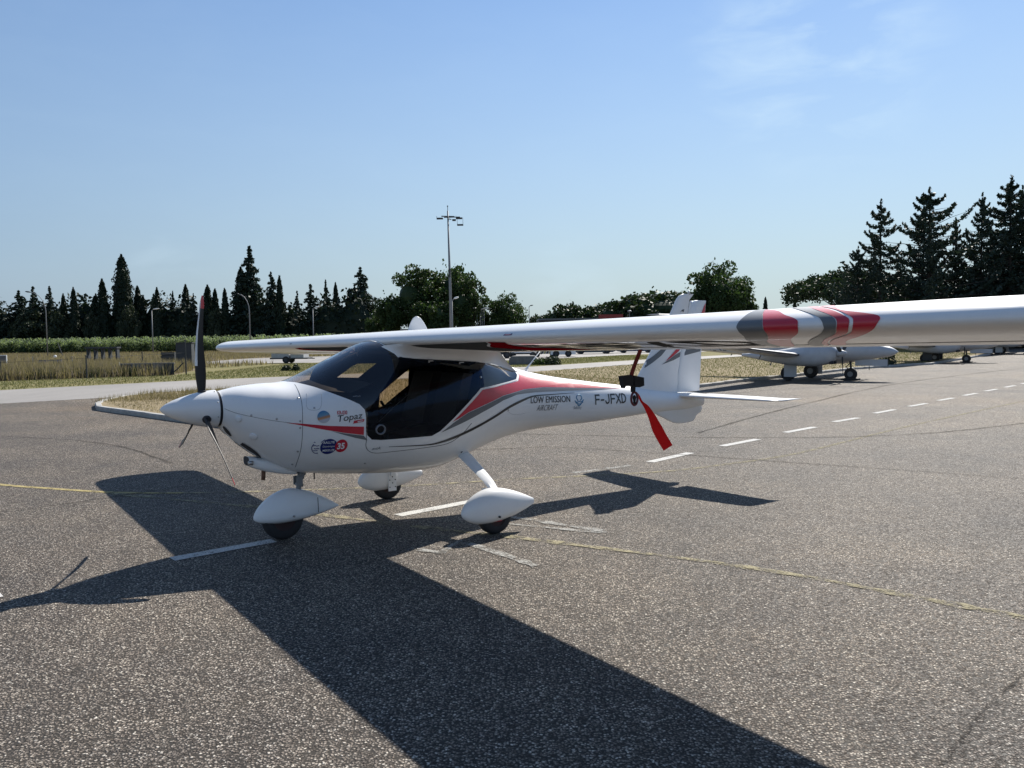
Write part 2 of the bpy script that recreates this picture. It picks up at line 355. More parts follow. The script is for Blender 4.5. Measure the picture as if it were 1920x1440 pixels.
# ---- the kerbed island: dry turf towards the near corner, greener turf further on
ISL = [(-9.25, 18.55), (-9.9, 19.2), (-10.5, 20.3), (-10.95, 21.6), (-11.2, 23.2), (-10.9, 24.4), (-10.2, 25.3), (.70, 36.2), (6.5, 44.3), (12.9, 53.7), (19.0, 61.6), (30, 76), (52, 104), (62, 112), (45, 74), (33.5, 56.5), (25.5, 46.2), (21.2, 40.6), (18.9, 39.0), (15.3, 36.1), (11.1, 31.1), (8.1, 27.85), (5.7, 24.7), (-.75, 14.0), (-1.1, 13.0), (-1.9, 12.4), (-2.8, 12.6), (-3.6, 13.2)]
sheet("island_turf_ground", ISL, .085, M['drysoil'])
def inside(x, y, poly):
    c = np.zeros(np.shape(x), bool); n = len(poly)
    for i in range(n):
        x0, y0 = poly[i]; x1, y1 = poly[(i+1) % n]
        m = ((y0 > y) != (y1 > y)) & (x < (x1-x0)*(y-y0)/((y1-y0) if y1 != y0 else 1e-9)+x0); c ^= m
    return c
# kerb stones, laid one by one along the island edge
kerb = empty("island_kerb", (0, 0, 0), kind="structure")
def kerb_mesh(L):
    mb = MB(); s = .014
    prof = [(-.07, -.05), (-.07, .085), (-.055, .105), (.055, .105), (.07, .085), (.07, -.05)]
    vs = []
    for x in (0, .006, L-.006, L):
        e = .004 if x in (0, L) else 0
        vs.append([(x, p*(1-e*6), q-e*(q > 0)) for p, q in prof])
    return mb.rings(vs, closed=True, cap=True).mesh("kerb_stone", angle=R(35))
km = {}
def lay(poly, closed=True):
    pts = poly + ([poly[0]] if closed else [])
    for (x0, y0), (x1, y1) in zip(pts, pts[1:]):
        d = math.hypot(x1-x0, y1-y0); 
        if math.hypot((x0+x1)/2, (y0+y1)/2) > 48: continue
        n = max(1, round(d/1.0)); L = d/n; key = round(L-.012, 2)
        if key not in km: km[key] = kerb_mesh(key); km[key].materials.append(M['kerb'])
        for i in range(n):
            t = i/n; o = link("kerb_stone", km[key], None, kerb, (x0+(x1-x0)*t, y0+(y1-y0)*t, random.uniform(-.006, .004)), math.atan2(y1-y0, x1-x0)+random.uniform(-.004, .004))
lay(ISL)
# far runs of the same kerb
fk = MB()
for (x0, y0), (x1, y1) in zip(ISL, ISL[1:]+ISL[:1]):
    if math.hypot((x0+x1)/2, (y0+y1)/2) > 48:
        d = math.hypot(x1-x0, y1-y0); fk.box(((x0+x1)/2, (y0+y1)/2, .05), (d, .14, .11), rz=math.atan2(y1-y0, x1-x0))
fk.build("kerb_run", M['kerb'], kerb)

# ---- painted marks and seams (thin sheets on the asphalt)
def strip(name, pts, wd, mat, z=.004, parent=None, taper=False, jitter=0, **k):
    rg = []; n = len(pts)
    for i in range(n):
        a = Vector(pts[max(i-1, 0)]); b = Vector(pts[min(i+1, n-1)]); t = (b-a).normalized(); q = Vector((-t.y, t.x)); ww = wd/2*(1+random.uniform(-jitter, jitter))
        p = Vector(pts[i]); rg.append([(p.x+q.x*ww, p.y+q.y*ww, z), (p.x-q.x*ww, p.y-q.y*ww, z)])
    return MB().rings([list(reversed(r_)) for r_ in rg], closed=False).build(name, mat, parent, **k)
def smooth(pts, m=6):
    o = []
    for i in range(len(pts)-1):
        p0 = pts[max(i-1, 0)]; p1 = pts[i]; p2 = pts[i+1]; p3 = pts[min(i+2, len(pts)-1)]
        for j in range(m):
            t = j/m; o.append(tuple(.5*((2*p1[c])+(-p0[c]+p2[c])*t+(2*p0[c]-5*p1[c]+4*p2[c]-p3[c])*t*t+(-p0[c]+3*p1[c]-3*p2[c]+p3[c])*t**3) for c in range(len(p1))))
    o.append(tuple(pts[-1])); return o
dl = empty("dashed_lane_line", (0, 0, 0), kind="structure")
DIR = Vector((11.38, 12.2)).normalized()
def seg(a, b): return [(a[0]+(b[0]-a[0])*t, a[1]+(b[1]-a[1])*t) for t in (0, .25, .5, .75, 1)]
for a, b in [((-2.49, 5.765), (-1.90, 6.275)), ((-1.04, 7.13), (-.31, 7.81)), ((1.72, 10.03), (2.40, 10.79)), ((2.99, 11.42), (3.72, 12.13)), ((4.41, 12.93), (5.15, 13.64)),
             ((5.80, 14.43), (6.52, 15.08)), ((7.20, 15.91), (7.95, 16.64)), ((8.59, 17.32), (9.32, 18.02)), ((9.98, 18.75), (10.72, 19.46)), ((11.36, 20.16), (12.10, 20.87)), ((12.76, 21.6), (13.5, 22.32)), ((14.15, 23.0), (14.9, 23.75)), ((15.55, 24.45), (16.3, 25.2)), ((-4.0, 4.28), (-3.24, 4.99))]:
    strip("dash", seg(a, b), .125, M['markwhite'], parent=dl)
strip("dash", seg((.70, 9.28), (1.45, 9.78)), .10, M['markworn'], parent=dl)
yl = smooth([(-7.2, 9.7), (-5.8, 9.01), (-5.07, 8.72), (-4.32, 8.46), (-3.6, 8.36), (-2.77, 8.38), (-1.61, 8.51), (-.94, 8.65), (0, 8.92), (.77, 9.07), (1.79, 9.32), (2.53, 9.73), (3.84, 10.67), (6.68, 13.54), (11.71, 18.32), (17, 23.2)])
strip("yellow_guide_line", yl[:26], .075, M['markyellow'], kind="structure")
strip("yellow_guide_line", yl[25:], .07, M['markfaint'], kind="structure")
strip("yellow_curve_line", smooth([(-4.29, 8.40), (-3.39, 8.0), (-2.52, 7.61), (-1.54, 7.09), (-.73, 6.64), (-.02, 6.29), (.55, 5.97), (1.26, 5.57), (1.86, 5.16), (2.35, 4.73), (2.79, 4.33), (3.3, 3.8)]), .085, M['markfaint'], z=.005, kind="structure", jitter=.45)
for pts, wd in (([(-.15, 6.98), (.08, 6.93), (.35, 6.72), (.76, 6.41)], .09), ([(-.18, 6.80), (.2, 6.62), (.72, 6.38)], .05), ([(-.80, 5.97), (-.5, 5.83)], .08), ([(-.55, 5.8), (-.44, 6.14), (-.42, 6.2)], .06), ([(-.38, 6.13), (-.09, 5.78), (.15, 5.46)], .07)):
    strip("worn_white_mark", smooth(pts, 5), wd, M['markworn'], z=.006, kind="structure", jitter=.4)
def wander(pts, amp, m=10):
    s = smooth(pts, m); return [(x+random.gauss(0, amp), y+random.gauss(0, amp)) for x, y in s]
for pts, wd in (([(-6.5, 6.2), (-4.82, 7.47), (-4.39, 7.86), (-3.37, 8.96), (-2.9, 9.12)], .030), ([(2.9, 4.1), (2.33, 3.6), (1.96, 3.27), (1.71, 3.01), (1.3, 2.6)], .013), ([(-3.0, 11.0), (-.17, 11.4), (1.08, 11.3), (5.34, 8.6), (8, 7)], .035),
                ([(3, 13.0), (6.46, 17.97), (12.8, 26.01), (22.63, 35.45)], .07), ([(-12, 15), (-7, 13), (-4.5, 10.5)], .04), ([(0, 13.2), (6, 12.4), (14, 17), (24, 21)], .05), ([(4, 20), (9, 24), (17, 26), (30, 33)], .05), ([(-6.5, 6.0), (-5.6, 6.6), (-4.9, 7.3)], .012)):
    strip("asphalt_seam", wander(pts, .006), wd, M['crack'], z=.0075, kind="structure", jitter=.5)

# ---------------------------------------------------------------- grass as blades
def blades(name, xs, ys, z, hgt, wid, mat, lean=.35, n_seg=1, **k):
    n = len(xs); th = rng.uniform(0, 2*np.pi, n); L = rng.uniform(.55, 1.2, n)*hgt; ww = wid*rng.uniform(.6, 1.3, n)
    la = rng.uniform(0, 2*np.pi, n); le = rng.uniform(0, lean, n)*L
    b = np.stack([xs, ys, np.broadcast_to(z, n)], 1); d = np.stack([np.cos(th), np.sin(th), 0*th], 1)*ww[:, None]/2
    tip = b + np.stack([np.cos(la)*le, np.sin(la)*le, L], 1)
    v = np.stack([b-d, b+d, tip], 1).reshape(-1, 3); f = np.arange(3*n).reshape(-1, 3)
    return link(name, np_mesh(name, v, f), mat, kind="stuff", **k)
def scatter(poly, n, clump=0):
    P = np.array(poly); lo, hi = P.min(0), P.max(0); xs, ys = [], []; tot = 0
    while tot < n:
        if clump: 
            c = rng.uniform(lo, hi, (n//40+1, 2)); q = (c[:, None, :] + rng.normal(0, clump, (n//40+1, 40, 2))).reshape(-1, 2)
        else: q = rng.uniform(lo, hi, (n, 2))
        m = inside(q[:, 0], q[:, 1], poly); q = q[m]; xs.append(q[:, 0]); ys.append(q[:, 1]); tot += len(q)
        if tot == 0 and len(xs) > 20: break
    return np.concatenate(xs)[:n], np.concatenate(ys)[:n]
near = [(-9.1, 18.7), (-10.4, 20.4), (-11.0, 23.2), (-10.1, 25.1), (1, 35.5), (5.6, 24.9), (-.8, 14.2), (-1.9, 12.6), (-3.6, 13.4)]
x, y = scatter(near, 42000); blades("dry_grass", x, y, .085, .055, .012, M['drygrass'], 1.2, label="dry straw coloured grass on the kerbed island behind the aircraft nose", cat="grass")
x, y = scatter([(-10.8, 20.6), (-10.9, 24.2), (-6.5, 28), (-4.5, 24), (-7.5, 21)], 5000, .22); blades("dry_grass_tufts", x, y, .085, .17, .012, M['drygrass'], .6, label="taller pale straw tufts at the far edge of the kerbed island", cat="grass")
x, y = scatter([(1, 35.5), (6.5, 44), (12.9, 53.4), (30, 75), (45, 92), (33, 57), (21, 40.8), (15.2, 36.3), (11, 31.3), (5.7, 25.0), (-.6, 15)], 60000); blades("green_grass", x, y, .085, .055, .022, M['greengrass'], .9, label="mown green grass on the kerbed island beside the parked twin aircraft", cat="grass")
x, y = scatter([(-60, -15), (-18.3, 28.6), (-13.4, 34.5), (.7, 45.4), (8, 55.4), (15, 65), (10, 72), (0, 58), (-16, 59), (-16.5, 40), (-22, 36)], 60000); blades("verge_grass", x, y, -.004, .075, .025, M['greengrass'], .9, label="yellow green mown verge beyond the pale taxiway", cat="grass")
# tall dry weeds behind the verge
x, y = scatter([(-60, 12), (-22.9, 35.9), (-16.9, 39.4), (-18.6, 47), (-24, 50), (-60, 42)], 90000, .5); blades("tall_dry_weeds", x, y, -.008, .70, .045, M['weeds'], .45, label="tall pinkish brown dry weeds along the old fence line", cat="weeds")
x, y = scatter([(-70, 45), (-24, 50), (-18.8, 50), (-17, 58), (-26, 62), (-26, 80), (-8, 98), (-8, 130), (-110, 158)], 60000, .8); blades("field_weeds", x, y, -.008, .42, .07, M['weeds'], .5, label="pale dry weeds in the rough field before the maize", cat="weeds")
x, y = scatter([(-40, 24), (-23.0, 36.1), (-17.0, 39.8), (-17.6, 42), (-24, 41), (-42, 31)], 9000, .28); blades("green_weeds", x, y, -.008, .50, .05, M['bush'], .6, label="low green weeds growing through the dry weeds at the verge", cat="weeds")
# maize: rows of arching leaves
def maize():
    n = 5200; X = rng.uniform(-125, -8, n); t = (X+125)/117; Y = 149-19*t+np.abs(rng.normal(0, 3.0, n)); Hh = rng.uniform(1.5, 2.95, n)
    V = []; F = []; k = 0
    for i in range(n):
        x0, y0, h0 = X[i], Y[i], Hh[i]
        for j in range(8):
            a = rng.uniform(0, 6.283); zb = h0*rng.uniform(.15, .95); L = rng.uniform(.45, .8); wd = .07
            dx, dy = math.cos(a), math.sin(a); px, py = -dy*wd, dx*wd
            p1 = (x0+dx*L*.45, y0+dy*L*.45, zb+L*.42); p2 = (x0+dx*L, y0+dy*L, zb+L*.15)
            V += [(x0-px, y0-py, zb), (x0+px, y0+py, zb), (p1[0]+px, p1[1]+py, p1[2]), (p1[0]-px, p1[1]-py, p1[2]), (p2[0], p2[1], p2[2]), (p2[0], p2[1], p2[2]+.01)]
            F += [(k, k+1, k+2, k+3), (k+3, k+2, k+5, k+4)]; k += 6
    link("maize_field", np_mesh("maize_field", np.array(V), np.array(F)), M['corn'], kind="stuff", label="green maize crop in front of the dark row of trees", cat="crop")
maize()
# ================================================================ THE LIGHT AIRCRAFT (local: x = aft, y = starboard, z = up)
# ---------------------------------------------------------------- aircraft surfaces (local: a = aft, l = port, z = up)
FST = [ # a, ztop, zbot, zwide, halfwidth, n_top, n_bot
 (0.412,1.205,0.932,1.070,0.140,2.0,2.0),
 (0.55, 1.232,0.795,1.045,0.250,2.1,2.0),
 (0.72, 1.248,0.665,1.020,0.335,2.2,2.0),
 (0.95, 1.262,0.545,0.985,0.420,2.3,2.1),
 (1.15, 1.342,0.505,0.960,0.470,2.2,2.2),
 (1.35, 1.436,0.480,0.950,0.510,2.15,2.2),
 (1.62, 1.553,0.455,0.950,0.545,2.2,2.2),
 (1.95, 1.610,0.435,0.960,0.560,2.5,2.2),
 (2.25, 1.610,0.440,0.975,0.550,2.5,2.1),
 (2.55, 1.560,0.522,0.990,0.500,2.3,2.0),
 (2.85, 1.430,0.605,1.000,0.410,2.0,2.0),
 (3.15, 1.305,0.662,0.995,0.315,2.0,2.0),
 (3.50, 1.222,0.690,0.965,0.240,2.0,2.0),
 (4.10, 1.130,0.700,0.920,0.180,2.0,2.0),
 (4.70, 1.052,0.722,0.890,0.140,2.0,2.0),
 (5.25, 0.972,0.745,0.860,0.105,2.0,2.0),
 (5.62, 0.925,0.745,0.835,0.075,2.0,2.0),
 (5.92, 0.890,0.770,0.830,0.030,2.0,2.0),
]
def _herm(xs, ys, x):
    n=len(xs)
    if x<=xs[0]: return ys[0]
    if x>=xs[-1]: return ys[-1]
    i=0
    while x>xs[i+1]: i+=1
    def m(k):
        if k==0: return (ys[1]-ys[0])/(xs[1]-xs[0])
        if k==n-1: return (ys[-1]-ys[-2])/(xs[-1]-xs[-2])
        d0=(ys[k]-ys[k-1])/(xs[k]-xs[k-1]); d1=(ys[k+1]-ys[k])/(xs[k+1]-xs[k])
        h0=xs[k]-xs[k-1]; h1=xs[k+1]-xs[k]
        return (d0*h1+d1*h0)/(h0+h1)
    h=xs[i+1]-xs[i]; t=(x-xs[i])/h
    a=2*t**3-3*t*t+1; b=t**3-2*t*t+t; c=-2*t**3+3*t*t; d=t**3-t*t
    return a*ys[i]+b*h*m(i)+c*ys[i+1]+d*h*m(i+1)
_FX=[s[0] for s in FST]
def fsec(a): return tuple(_herm(_FX,[s[k] for s in FST],a) for k in range(1,7))
def fus(a,th):
    """th from 0 (top) through pi/2 (port side) to pi (bottom)"""
    zt,zb,zw,w,nt,nb=fsec(a)
    c,s=math.cos(th),math.sin(th)
    n=nt if c>0 else nb; hh=(zt-zw) if c>0 else (zw-zb)
    e=2.0/n
    return (a, w*math.copysign(abs(s)**e,s), zw+hh*math.copysign(abs(c)**e,c))
def fus_l(a,z):
    zt,zb,zw,w,nt,nb=fsec(a)
    if z>=zw: n=nt; q=(z-zw)/(zt-zw)
    else: n=nb; q=(zw-z)/(zw-zb)
    if q>=1: return 0.0
    return w*(1-q**n)**(1.0/n)
# ---- wing
SPAN_S,SPAN_P=4.92,5.25
def wing_plan(l):
    """leading edge a, chord, z of leading edge, thickness ratio"""
    y=abs(l); SPAN=SPAN_P if l>0 else SPAN_S
    le=1.70+0.006*y; te=2.80-0.004*y
    if y>SPAN-.42:
        t=(y-SPAN+.42)/.42; t=min(t,1.0)
        le+=0.50*(1-math.sqrt(max(0,1-t**2.6)))+0.04*t
        te-=0.42*(1-math.sqrt(max(0,1-t**3.2)))
    z=1.560+0.0125*l
    th=0.155
    return le,te-le,z,th
def foil(x):
    return 5*(0.2969*math.sqrt(x)-0.1260*x-0.3516*x*x+0.2843*x**3-0.1036*x**4)
def wing(l,s):
    """s in -1..1 : s>0 upper surface, s<0 lower, |s| chordwise fraction ~ sqrt spacing"""
    le,ch,z,th=wing_plan(l)
    x=s*s
    f=foil(x)*th
    camber=0.038*(1-((x-0.4)/0.6)**2) if x>0.4 else 0.038*(1-((0.4-x)/0.4)**2)
    inc=0.100
    yl=camber+(f if s>0 else -f*0.86)
    y=abs(l); tt=1.0; SPAN=SPAN_P if l>0 else SPAN_S
    if y>SPAN-.3: tt=math.sqrt(max(0.02,1-((y-SPAN+.3)/0.301)**2))
    return (le+x*ch, l, z+(yl*ch)*tt-inc*x*min(ch,1.1)-(0.0))

AC = empty("light_aircraft", (-2.558, 5.8063, 0), 0.6344, label="white high wing two seat light aircraft with red and grey stripes and smoked canopy", cat="aircraft")
def L3(p): return (p[0], -p[1], p[2])
def fus_n(a, z, side=1):
    e = .004; l0 = fus_l(a, z); da = (fus_l(a+e, z)-fus_l(a-e, z))/(2*e); dz = (fus_l(a, z+e)-fus_l(a, z-e))/(2*e)
    v = Vector((-da, -side, -dz)); v.normalize(); return v        # local frame, y = -l
def fus_pt(a, z, off=0.0, side=1):
    l = fus_l(a, z); n = fus_n(a, z, side); return Vector((a, -l*side, z)) + Vector((n.x, n.y, n.z))*off if l > .02 else Vector((a, -l*side, z+off))
def wing_pt(l, s, off=0.0):
    e = .004; s = max(-.999, min(.999, s)); p = Vector(L3(wing(l, s)))
    if off == 0: return p
    a = Vector(L3(wing(l+e, s)))-Vector(L3(wing(l-e, s))); b = Vector(L3(wing(l, s+e)))-Vector(L3(wing(l, s-e)))
    n = a.cross(b).normalized(); out_ = Vector((0, 0, 1 if s > 0 else -1)) if abs(s) > .15 else Vector((-1, 0, 0))
    if n.dot(out_) < 0: n = -n
    return p + n*off
def grid_cut(bm, sx, sy):
    xs = [v.co.x for v in bm.verts]; ys = [v.co.y for v in bm.verts]
    x = math.floor(min(xs)/sx)*sx+sx
    while x < max(xs):
        bmesh.ops.bisect_plane(bm, geom=bm.verts[:]+bm.edges[:]+bm.faces[:], dist=1e-6, plane_co=(x, 0, 0), plane_no=(1, 0, 0)); x += sx
    y = math.floor(min(ys)/sy)*sy+sy
    while y < max(ys):
        bmesh.ops.bisect_plane(bm, geom=bm.verts[:]+bm.edges[:]+bm.faces[:], dist=1e-6, plane_co=(0, y, 0), plane_no=(0, 1, 0)); y += sy
def flat_bm(poly):
    bm = bmesh.new(); vs = [bm.verts.new((p[0], p[1], 0)) for p in poly]; bm.faces.new(vs); bm.normal_update(); return bm
def project(bm, fn, name, mat, parent, thick=0, **k):
    for v in bm.verts: v.co = fn(v.co.x, v.co.y)
    bmesh.ops.triangulate(bm, faces=bm.faces)
    for f in bm.faces: f.smooth = True
    me = bpy.data.meshes.new(name); bm.to_mesh(me); bm.free(); return link(name, me, mat, parent, **k)
def fus_patch(name, poly, mat, parent, off=.0022, side=1, g=.04, **k):
    bm = flat_bm(poly); bmesh.ops.triangulate(bm, faces=bm.faces, ngon_method='EAR_CLIP'); grid_cut(bm, g, g); return project(bm, lambda a, z: fus_pt(a, z, off, side), name, mat, parent, **k)
def wing_patch(name, poly, mat, parent, off=.0025, gl=.0958333, gs=1/60, **k):
    bm = flat_bm(poly); bmesh.ops.triangulate(bm, faces=bm.faces, ngon_method='EAR_CLIP'); grid_cut(bm, gl, gs); return project(bm, lambda l, s: wing_pt(l, s, off), name, mat, parent, **k)
def text_bm(txt, size, bold=0.0, shear=0.0, space=1.0, align='LEFT', sx=1.0):
    cu = bpy.data.curves.new("txt", 'FONT'); cu.body = txt; cu.size = size; cu.offset = bold; cu.shear = shear; cu.space_character = space; cu.align_x = align; cu.fill_mode = 'BOTH' if False else 'FRONT'
    cu.resolution_u = 4
    ob = bpy.data.objects.new("txt", cu); C.objects.link(ob); bpy.context.view_layer.update()
    dg = bpy.context.evaluated_depsgraph_get(); me = bpy.data.meshes.new_from_object(ob.evaluated_get(dg)); bpy.data.objects.remove(ob); bpy.data.curves.remove(cu)
    bm = bmesh.new(); bm.from_mesh(me); bpy.data.meshes.remove(me)
    for v in bm.verts: v.co.x *= sx
    return bm
def fus_text(name, txt, a, z, size, mat, parent, rot=0.0, off=.003, side=1, bold=0, shear=0, sx=1.0, space=1.0, **k):
    bm = text_bm(txt, size, bold, shear, space, sx=sx); c, s = math.cos(rot), math.sin(rot); grid_cut(bm, .06, .2)
    return project(bm, lambda x, y: fus_pt(a+x*c-y*s, z+x*s+y*c, off, side), name, mat, parent, **k)

# ---- shell, with the glazing cut out of it
GL = [(0.935, 1.2575), (0.9632, 1.2553), (1.0509, 1.2222), (1.1646, 1.1676), (1.276, 1.1162), (1.345, 1.079), (1.380, 1.035), (1.3863, .977), (1.384, .895), (1.397, .835), (1.436, .797), (1.5193, .787), (1.9611, .786), (2.0364, .8203), (2.255, .990), (2.4686, 1.150), (2.8682, 1.185), (2.9987, 1.200), (3.055, 1.238), (3.055, 1.272), (2.99, 1.300), (2.8907, 1.3196), (2.4705, 1.3779), (1.86, 1.420), (1.7991, 1.432), (1.7538, 1.4532), (1.7403, 1.5099), (1.7300, 1.5443), (1.7031, 1.5624)]
GLTOP = GL + [(1.69, 1.75), (.935, 1.75)]
HOLE1 = [(1.60, 1.248), (1.825, 1.236), (1.99, 1.362), (1.79, 1.365), (1.74, 1.345)]
HOLE2 = [(1.990, .887), (2.022, 1.046), (2.334, 1.295), (2.342, 1.143)]
bm = bmesh.new(); NA, NT_ = 150, 72
As = [.412+(5.92-.412)*(i/NA)**1.15 for i in range(NA+1)]
ring = [[bm.verts.new(L3(fus(a, 2*math.pi*j/NT_))) for j in range(NT_)] for a in As]
for i in range(NA):
    for j in range(NT_):
        bm.faces.new((ring[i][j], ring[i][(j+1) % NT_], ring[i+1][(j+1) % NT_], ring[i+1][j]))
bm.faces.new(ring[-1]); bmesh.ops.recalc_face_normals(bm, faces=bm.faces)
def cut_poly(bm, poly, side):
    n = len(poly)
    for i in range(n):
        p, q = poly[i], poly[(i+1) % n]; dx, dz = q[0]-p[0], q[1]-p[1]
        if math.hypot(dx, dz) < 1e-5: continue
        m = .03; x0, x1 = min(p[0], q[0])-m, max(p[0], q[0])+m; z0, z1 = min(p[1], q[1])-m, max(p[1], q[1])+m
        fs = [f for f in bm.faces if (side == 0 or f.calc_center_median().y*side < 0) and max(v.co.x for v in f.verts) > x0 and min(v.co.x for v in f.verts) < x1 and max(v.co.z for v in f.verts) > z0 and min(v.co.z for v in f.verts) < z1]
        ge = set(fs); 
        for f in fs: ge.update(f.edges); ge.update(f.verts)
        if fs: bmesh.ops.bisect_plane(bm, geom=list(ge), dist=1e-5, plane_co=(p[0], 0, p[1]), plane_no=(-dz, 0, dx))
def faces_in(bm, poly, side):
    r_ = []
    for f in bm.faces:
        c = f.calc_center_median()
        if side and c.y*side > 0: continue
        if bool(inside(np.array([c.x]), np.array([c.z]), poly)[0]): r_.append(f)
    return r_
def split_off(bm, faces):
    nb = bmesh.new(); mp_ = {}
    for f in faces:
        vs = []
        for v in f.verts:
            if v not in mp_: mp_[v] = nb.verts.new(v.co)
            vs.append(mp_[v])
        nb.faces.new(vs)
    bmesh.ops.delete(bm, geom=faces, context='FACES'); return nb
def fus_grad(p):
    def F(a, y, z):
        zt, zb, zw, w_, n1, n2 = fsec(a); n = n1 if z >= zw else n2; q_ = (z-zw)/(zt-zw) if z >= zw else (zw-z)/(zw-zb)
        return (abs(y)/w_)**n + abs(q_)**n
    e = .0015; a, y, z = p; v = Vector((F(a+e, y, z)-F(a-e, y, z), F(a, y+e, z)-F(a, y-e, z), F(a, y, z+e)-F(a, y, z-e)))
    return v.normalized() if v.length > 1e-9 else Vector((0, 0, 1))
def true_normals(me):
    me.normals_split_custom_set_from_vertices([tuple(fus_grad(v.co)) for v in me.vertices])
def bm_link(bm_, name, mat, parent, weld=True, solid=0, **k):
    bmesh.ops.remove_doubles(bm_, verts=bm_.verts, dist=2e-5)
    bmesh.ops.recalc_face_normals(bm_, faces=bm_.faces)
    for f in bm_.faces: f.smooth = True
    me = bpy.data.meshes.new(name); bm_.to_mesh(me); bm_.free(); true_normals(me); o = link(name, me, mat, parent, **k)
    return o
cut_poly(bm, GLTOP, 0); cut_poly(bm, HOLE1, -1); cut_poly(bm, HOLE2, -1)
PILLAR = [(1.40, .74), (1.4, 1.02), (1.735, 1.40), (1.7538, 1.4532), (1.745, 1.5099), (1.78, 1.6), (3.2, 1.6), (3.2, .74)]   # everything aft of the windscreen joint
cut_poly(bm, [(1.40, .74), (1.40, 1.02), (1.735, 1.40), (1.7538, 1.4532), (1.735, 1.545)], 0)
h1 = split_off(bm, faces_in(bm, HOLE1, -1)); h2 = split_off(bm, faces_in(bm, HOLE2, -1))
gp = faces_in(bm, GLTOP, 0)
port = [f for f in gp if f.calc_center_median().y <= 0]; star = [f for f in gp if f.calc_center_median().y > 0]
def aft_of(f):
    c = f.calc_center_median(); return bool(inside(np.array([c.x]), np.array([c.z]), PILLAR)[0])
pd = [f for f in port if aft_of(f)]; ws = [f for f in port if not aft_of(f)]
rear = [f for f in pd if f.calc_center_median().x > 2.53]
REAR = set(rear); doorg = [f for f in pd if f not in REAR]
S_door = split_off(bm, doorg); S_rear = split_off(bm, rear); S_ws = split_off(bm, ws); 
star_ws = [f for f in star if f.calc_center_median().x < 1.30 or f.calc_center_median().z > 1.47]
S_star_ws = split_off(bm, star_ws); SW = set(star_ws); 
gp2 = [f for f in faces_in(bm, GLTOP, 0)]
S_star = split_off(bm, gp2)
shell = bm_link(bm, "fuselage", M['white'], AC)
# dark lining just inside the cabin part of the shell
lb = bmesh.new(); lb.from_mesh(shell.data); bmesh.ops.delete(lb, geom=[f for f in lb.faces if not .98 < f.calc_center_median().x < 2.9], context='FACES')
for v in lb.verts: v.co -= fus_grad(v.co)*.012
for f in lb.faces: f.normal_flip()
_me = bpy.data.meshes.new("cabin_lining"); lb.to_mesh(_me); lb.free(); link("cabin_lining", _me, M['foot'], AC)
bm_link(S_ws, "windshield", M['glass'], AC, label="smoked windshield reflecting the sky")
bm_link(S_door, "door_window", M['doorglass'], AC, label="dark smoked door window")
bm_link(S_rear, "rear_quarter_window", M['glass'], AC)
bm_link(S_star_ws, "windshield", M['glass'], AC, label="far half of the smoked windshield")
bm_link(S_star, "far_door_border", M['darkcoat'], AC, label="black painted border of the far door glazing")
bm_link(h1, "far_door_window", M['glass'], AC); bm_link(h2, "far_door_window", M['glass'], AC)
# white sealing trim round the rear edge of the glazing
def fus_line(name, pts, wd, mat, parent, off=.004, side=1, th=.0022, **k):
    p3 = [fus_pt(a, z, off, side) for a, z in pts]; return MB().tube(p3, wd/2, 6).build(name, mat, parent, smooth=True, **k)
fus_patch("rear_window_trim", [(2.045, .8203), (2.26, .984), (2.474, 1.141), (2.8682, 1.175), (3.01, 1.190), (3.072, 1.235), (3.072, 1.276), (3.0, 1.312), (2.99, 1.300), (3.055, 1.272), (3.055, 1.238), (2.9987, 1.200), (2.8682, 1.187), (2.4686, 1.152), (2.255, .992), (2.0364, .8203)], M['white'], AC, off=.003)
# stripes (vinyl, laid on the skin)
S1 = [(2.150, .888), (2.490, 1.137), (2.883, 1.170), (3.025, 1.184), (3.084, 1.230), (3.098, 1.273), (3.346, 1.2177), (3.7789, 1.1323), (4.233, 1.0688), (4.5303, 1.0351), (4.0027, 1.0673), (3.6972, 1.088), (3.3702, 1.108), (3.0744, 1.1056), (2.7534, 1.0691), (2.4885, 1.0042), (2.3158, .9576), (2.2391, .9227)]
S2 = [(2.0458, .8075), (2.1605, .8793), (2.2393, .9182), (2.3158, .9531), (2.4884, .9996), (2.7528, 1.0645), (3.0726, 1.1008), (3.3676, 1.1032), (3.6941, 1.0831), (3.999, 1.0623), (4.3989, 1.0365), (3.8342, 1.0526), (3.5485, 1.0604), (3.225, 1.0695), (2.9562, 1.0649), (2.7492, 1.0271), (2.4885, .949), (2.3187, .8915)]
S3 = [(.8009, .9659), (.8967, .9560), (1.1036, .9265), (1.368, .9051), (1.368, .8394), (1.2195, .866), (1.0726, .8987), (.8949, .9436)]
S4 = [(1.1237, .8842), (1.2196, .8618), (1.368, .8351), (1.402, .7949), (1.3063, .8204), (1.2202, .8488)]
fus_patch("red_stripe", S1, M['red'], shell); fus_patch("grey_stripe", S2, M['gray'], shell); fus_patch("red_stripe", S3, M['red'], shell); fus_patch("grey_stripe", S4, M['gray'], shell)
BL = smooth([(1.5867, .7274), (1.9234, .7136), (2.0545, .7244), (2.189, .7534), (2.4089, .8162), (2.6575, .8987), (2.8458, .9635), (3.053, 1.0112), (3.217, 1.0354), (3.4686, 1.0337), (3.8012, 1.0305)], 5)
up, lo = [], []
for i, (a, z) in enumerate(BL):
    t = i/(len(BL)-1); wd = .012*min(1, t*3.2+.12)*min(1, (1-t)*2.5+.1)
    p, q = BL[max(i-1, 0)], BL[min(i+1, len(BL)-1)]; d = math.hypot(q[0]-p[0], q[1]-p[1]); nx, nz_ = -(q[1]-p[1])/d, (q[0]-p[0])/d
    up.append((a+nx*wd, z+nz_*wd)); lo.append((a-nx*wd, z-nz_*wd))
fus_patch("black_pinstripe", up+lo[::-1], M['black'], shell)
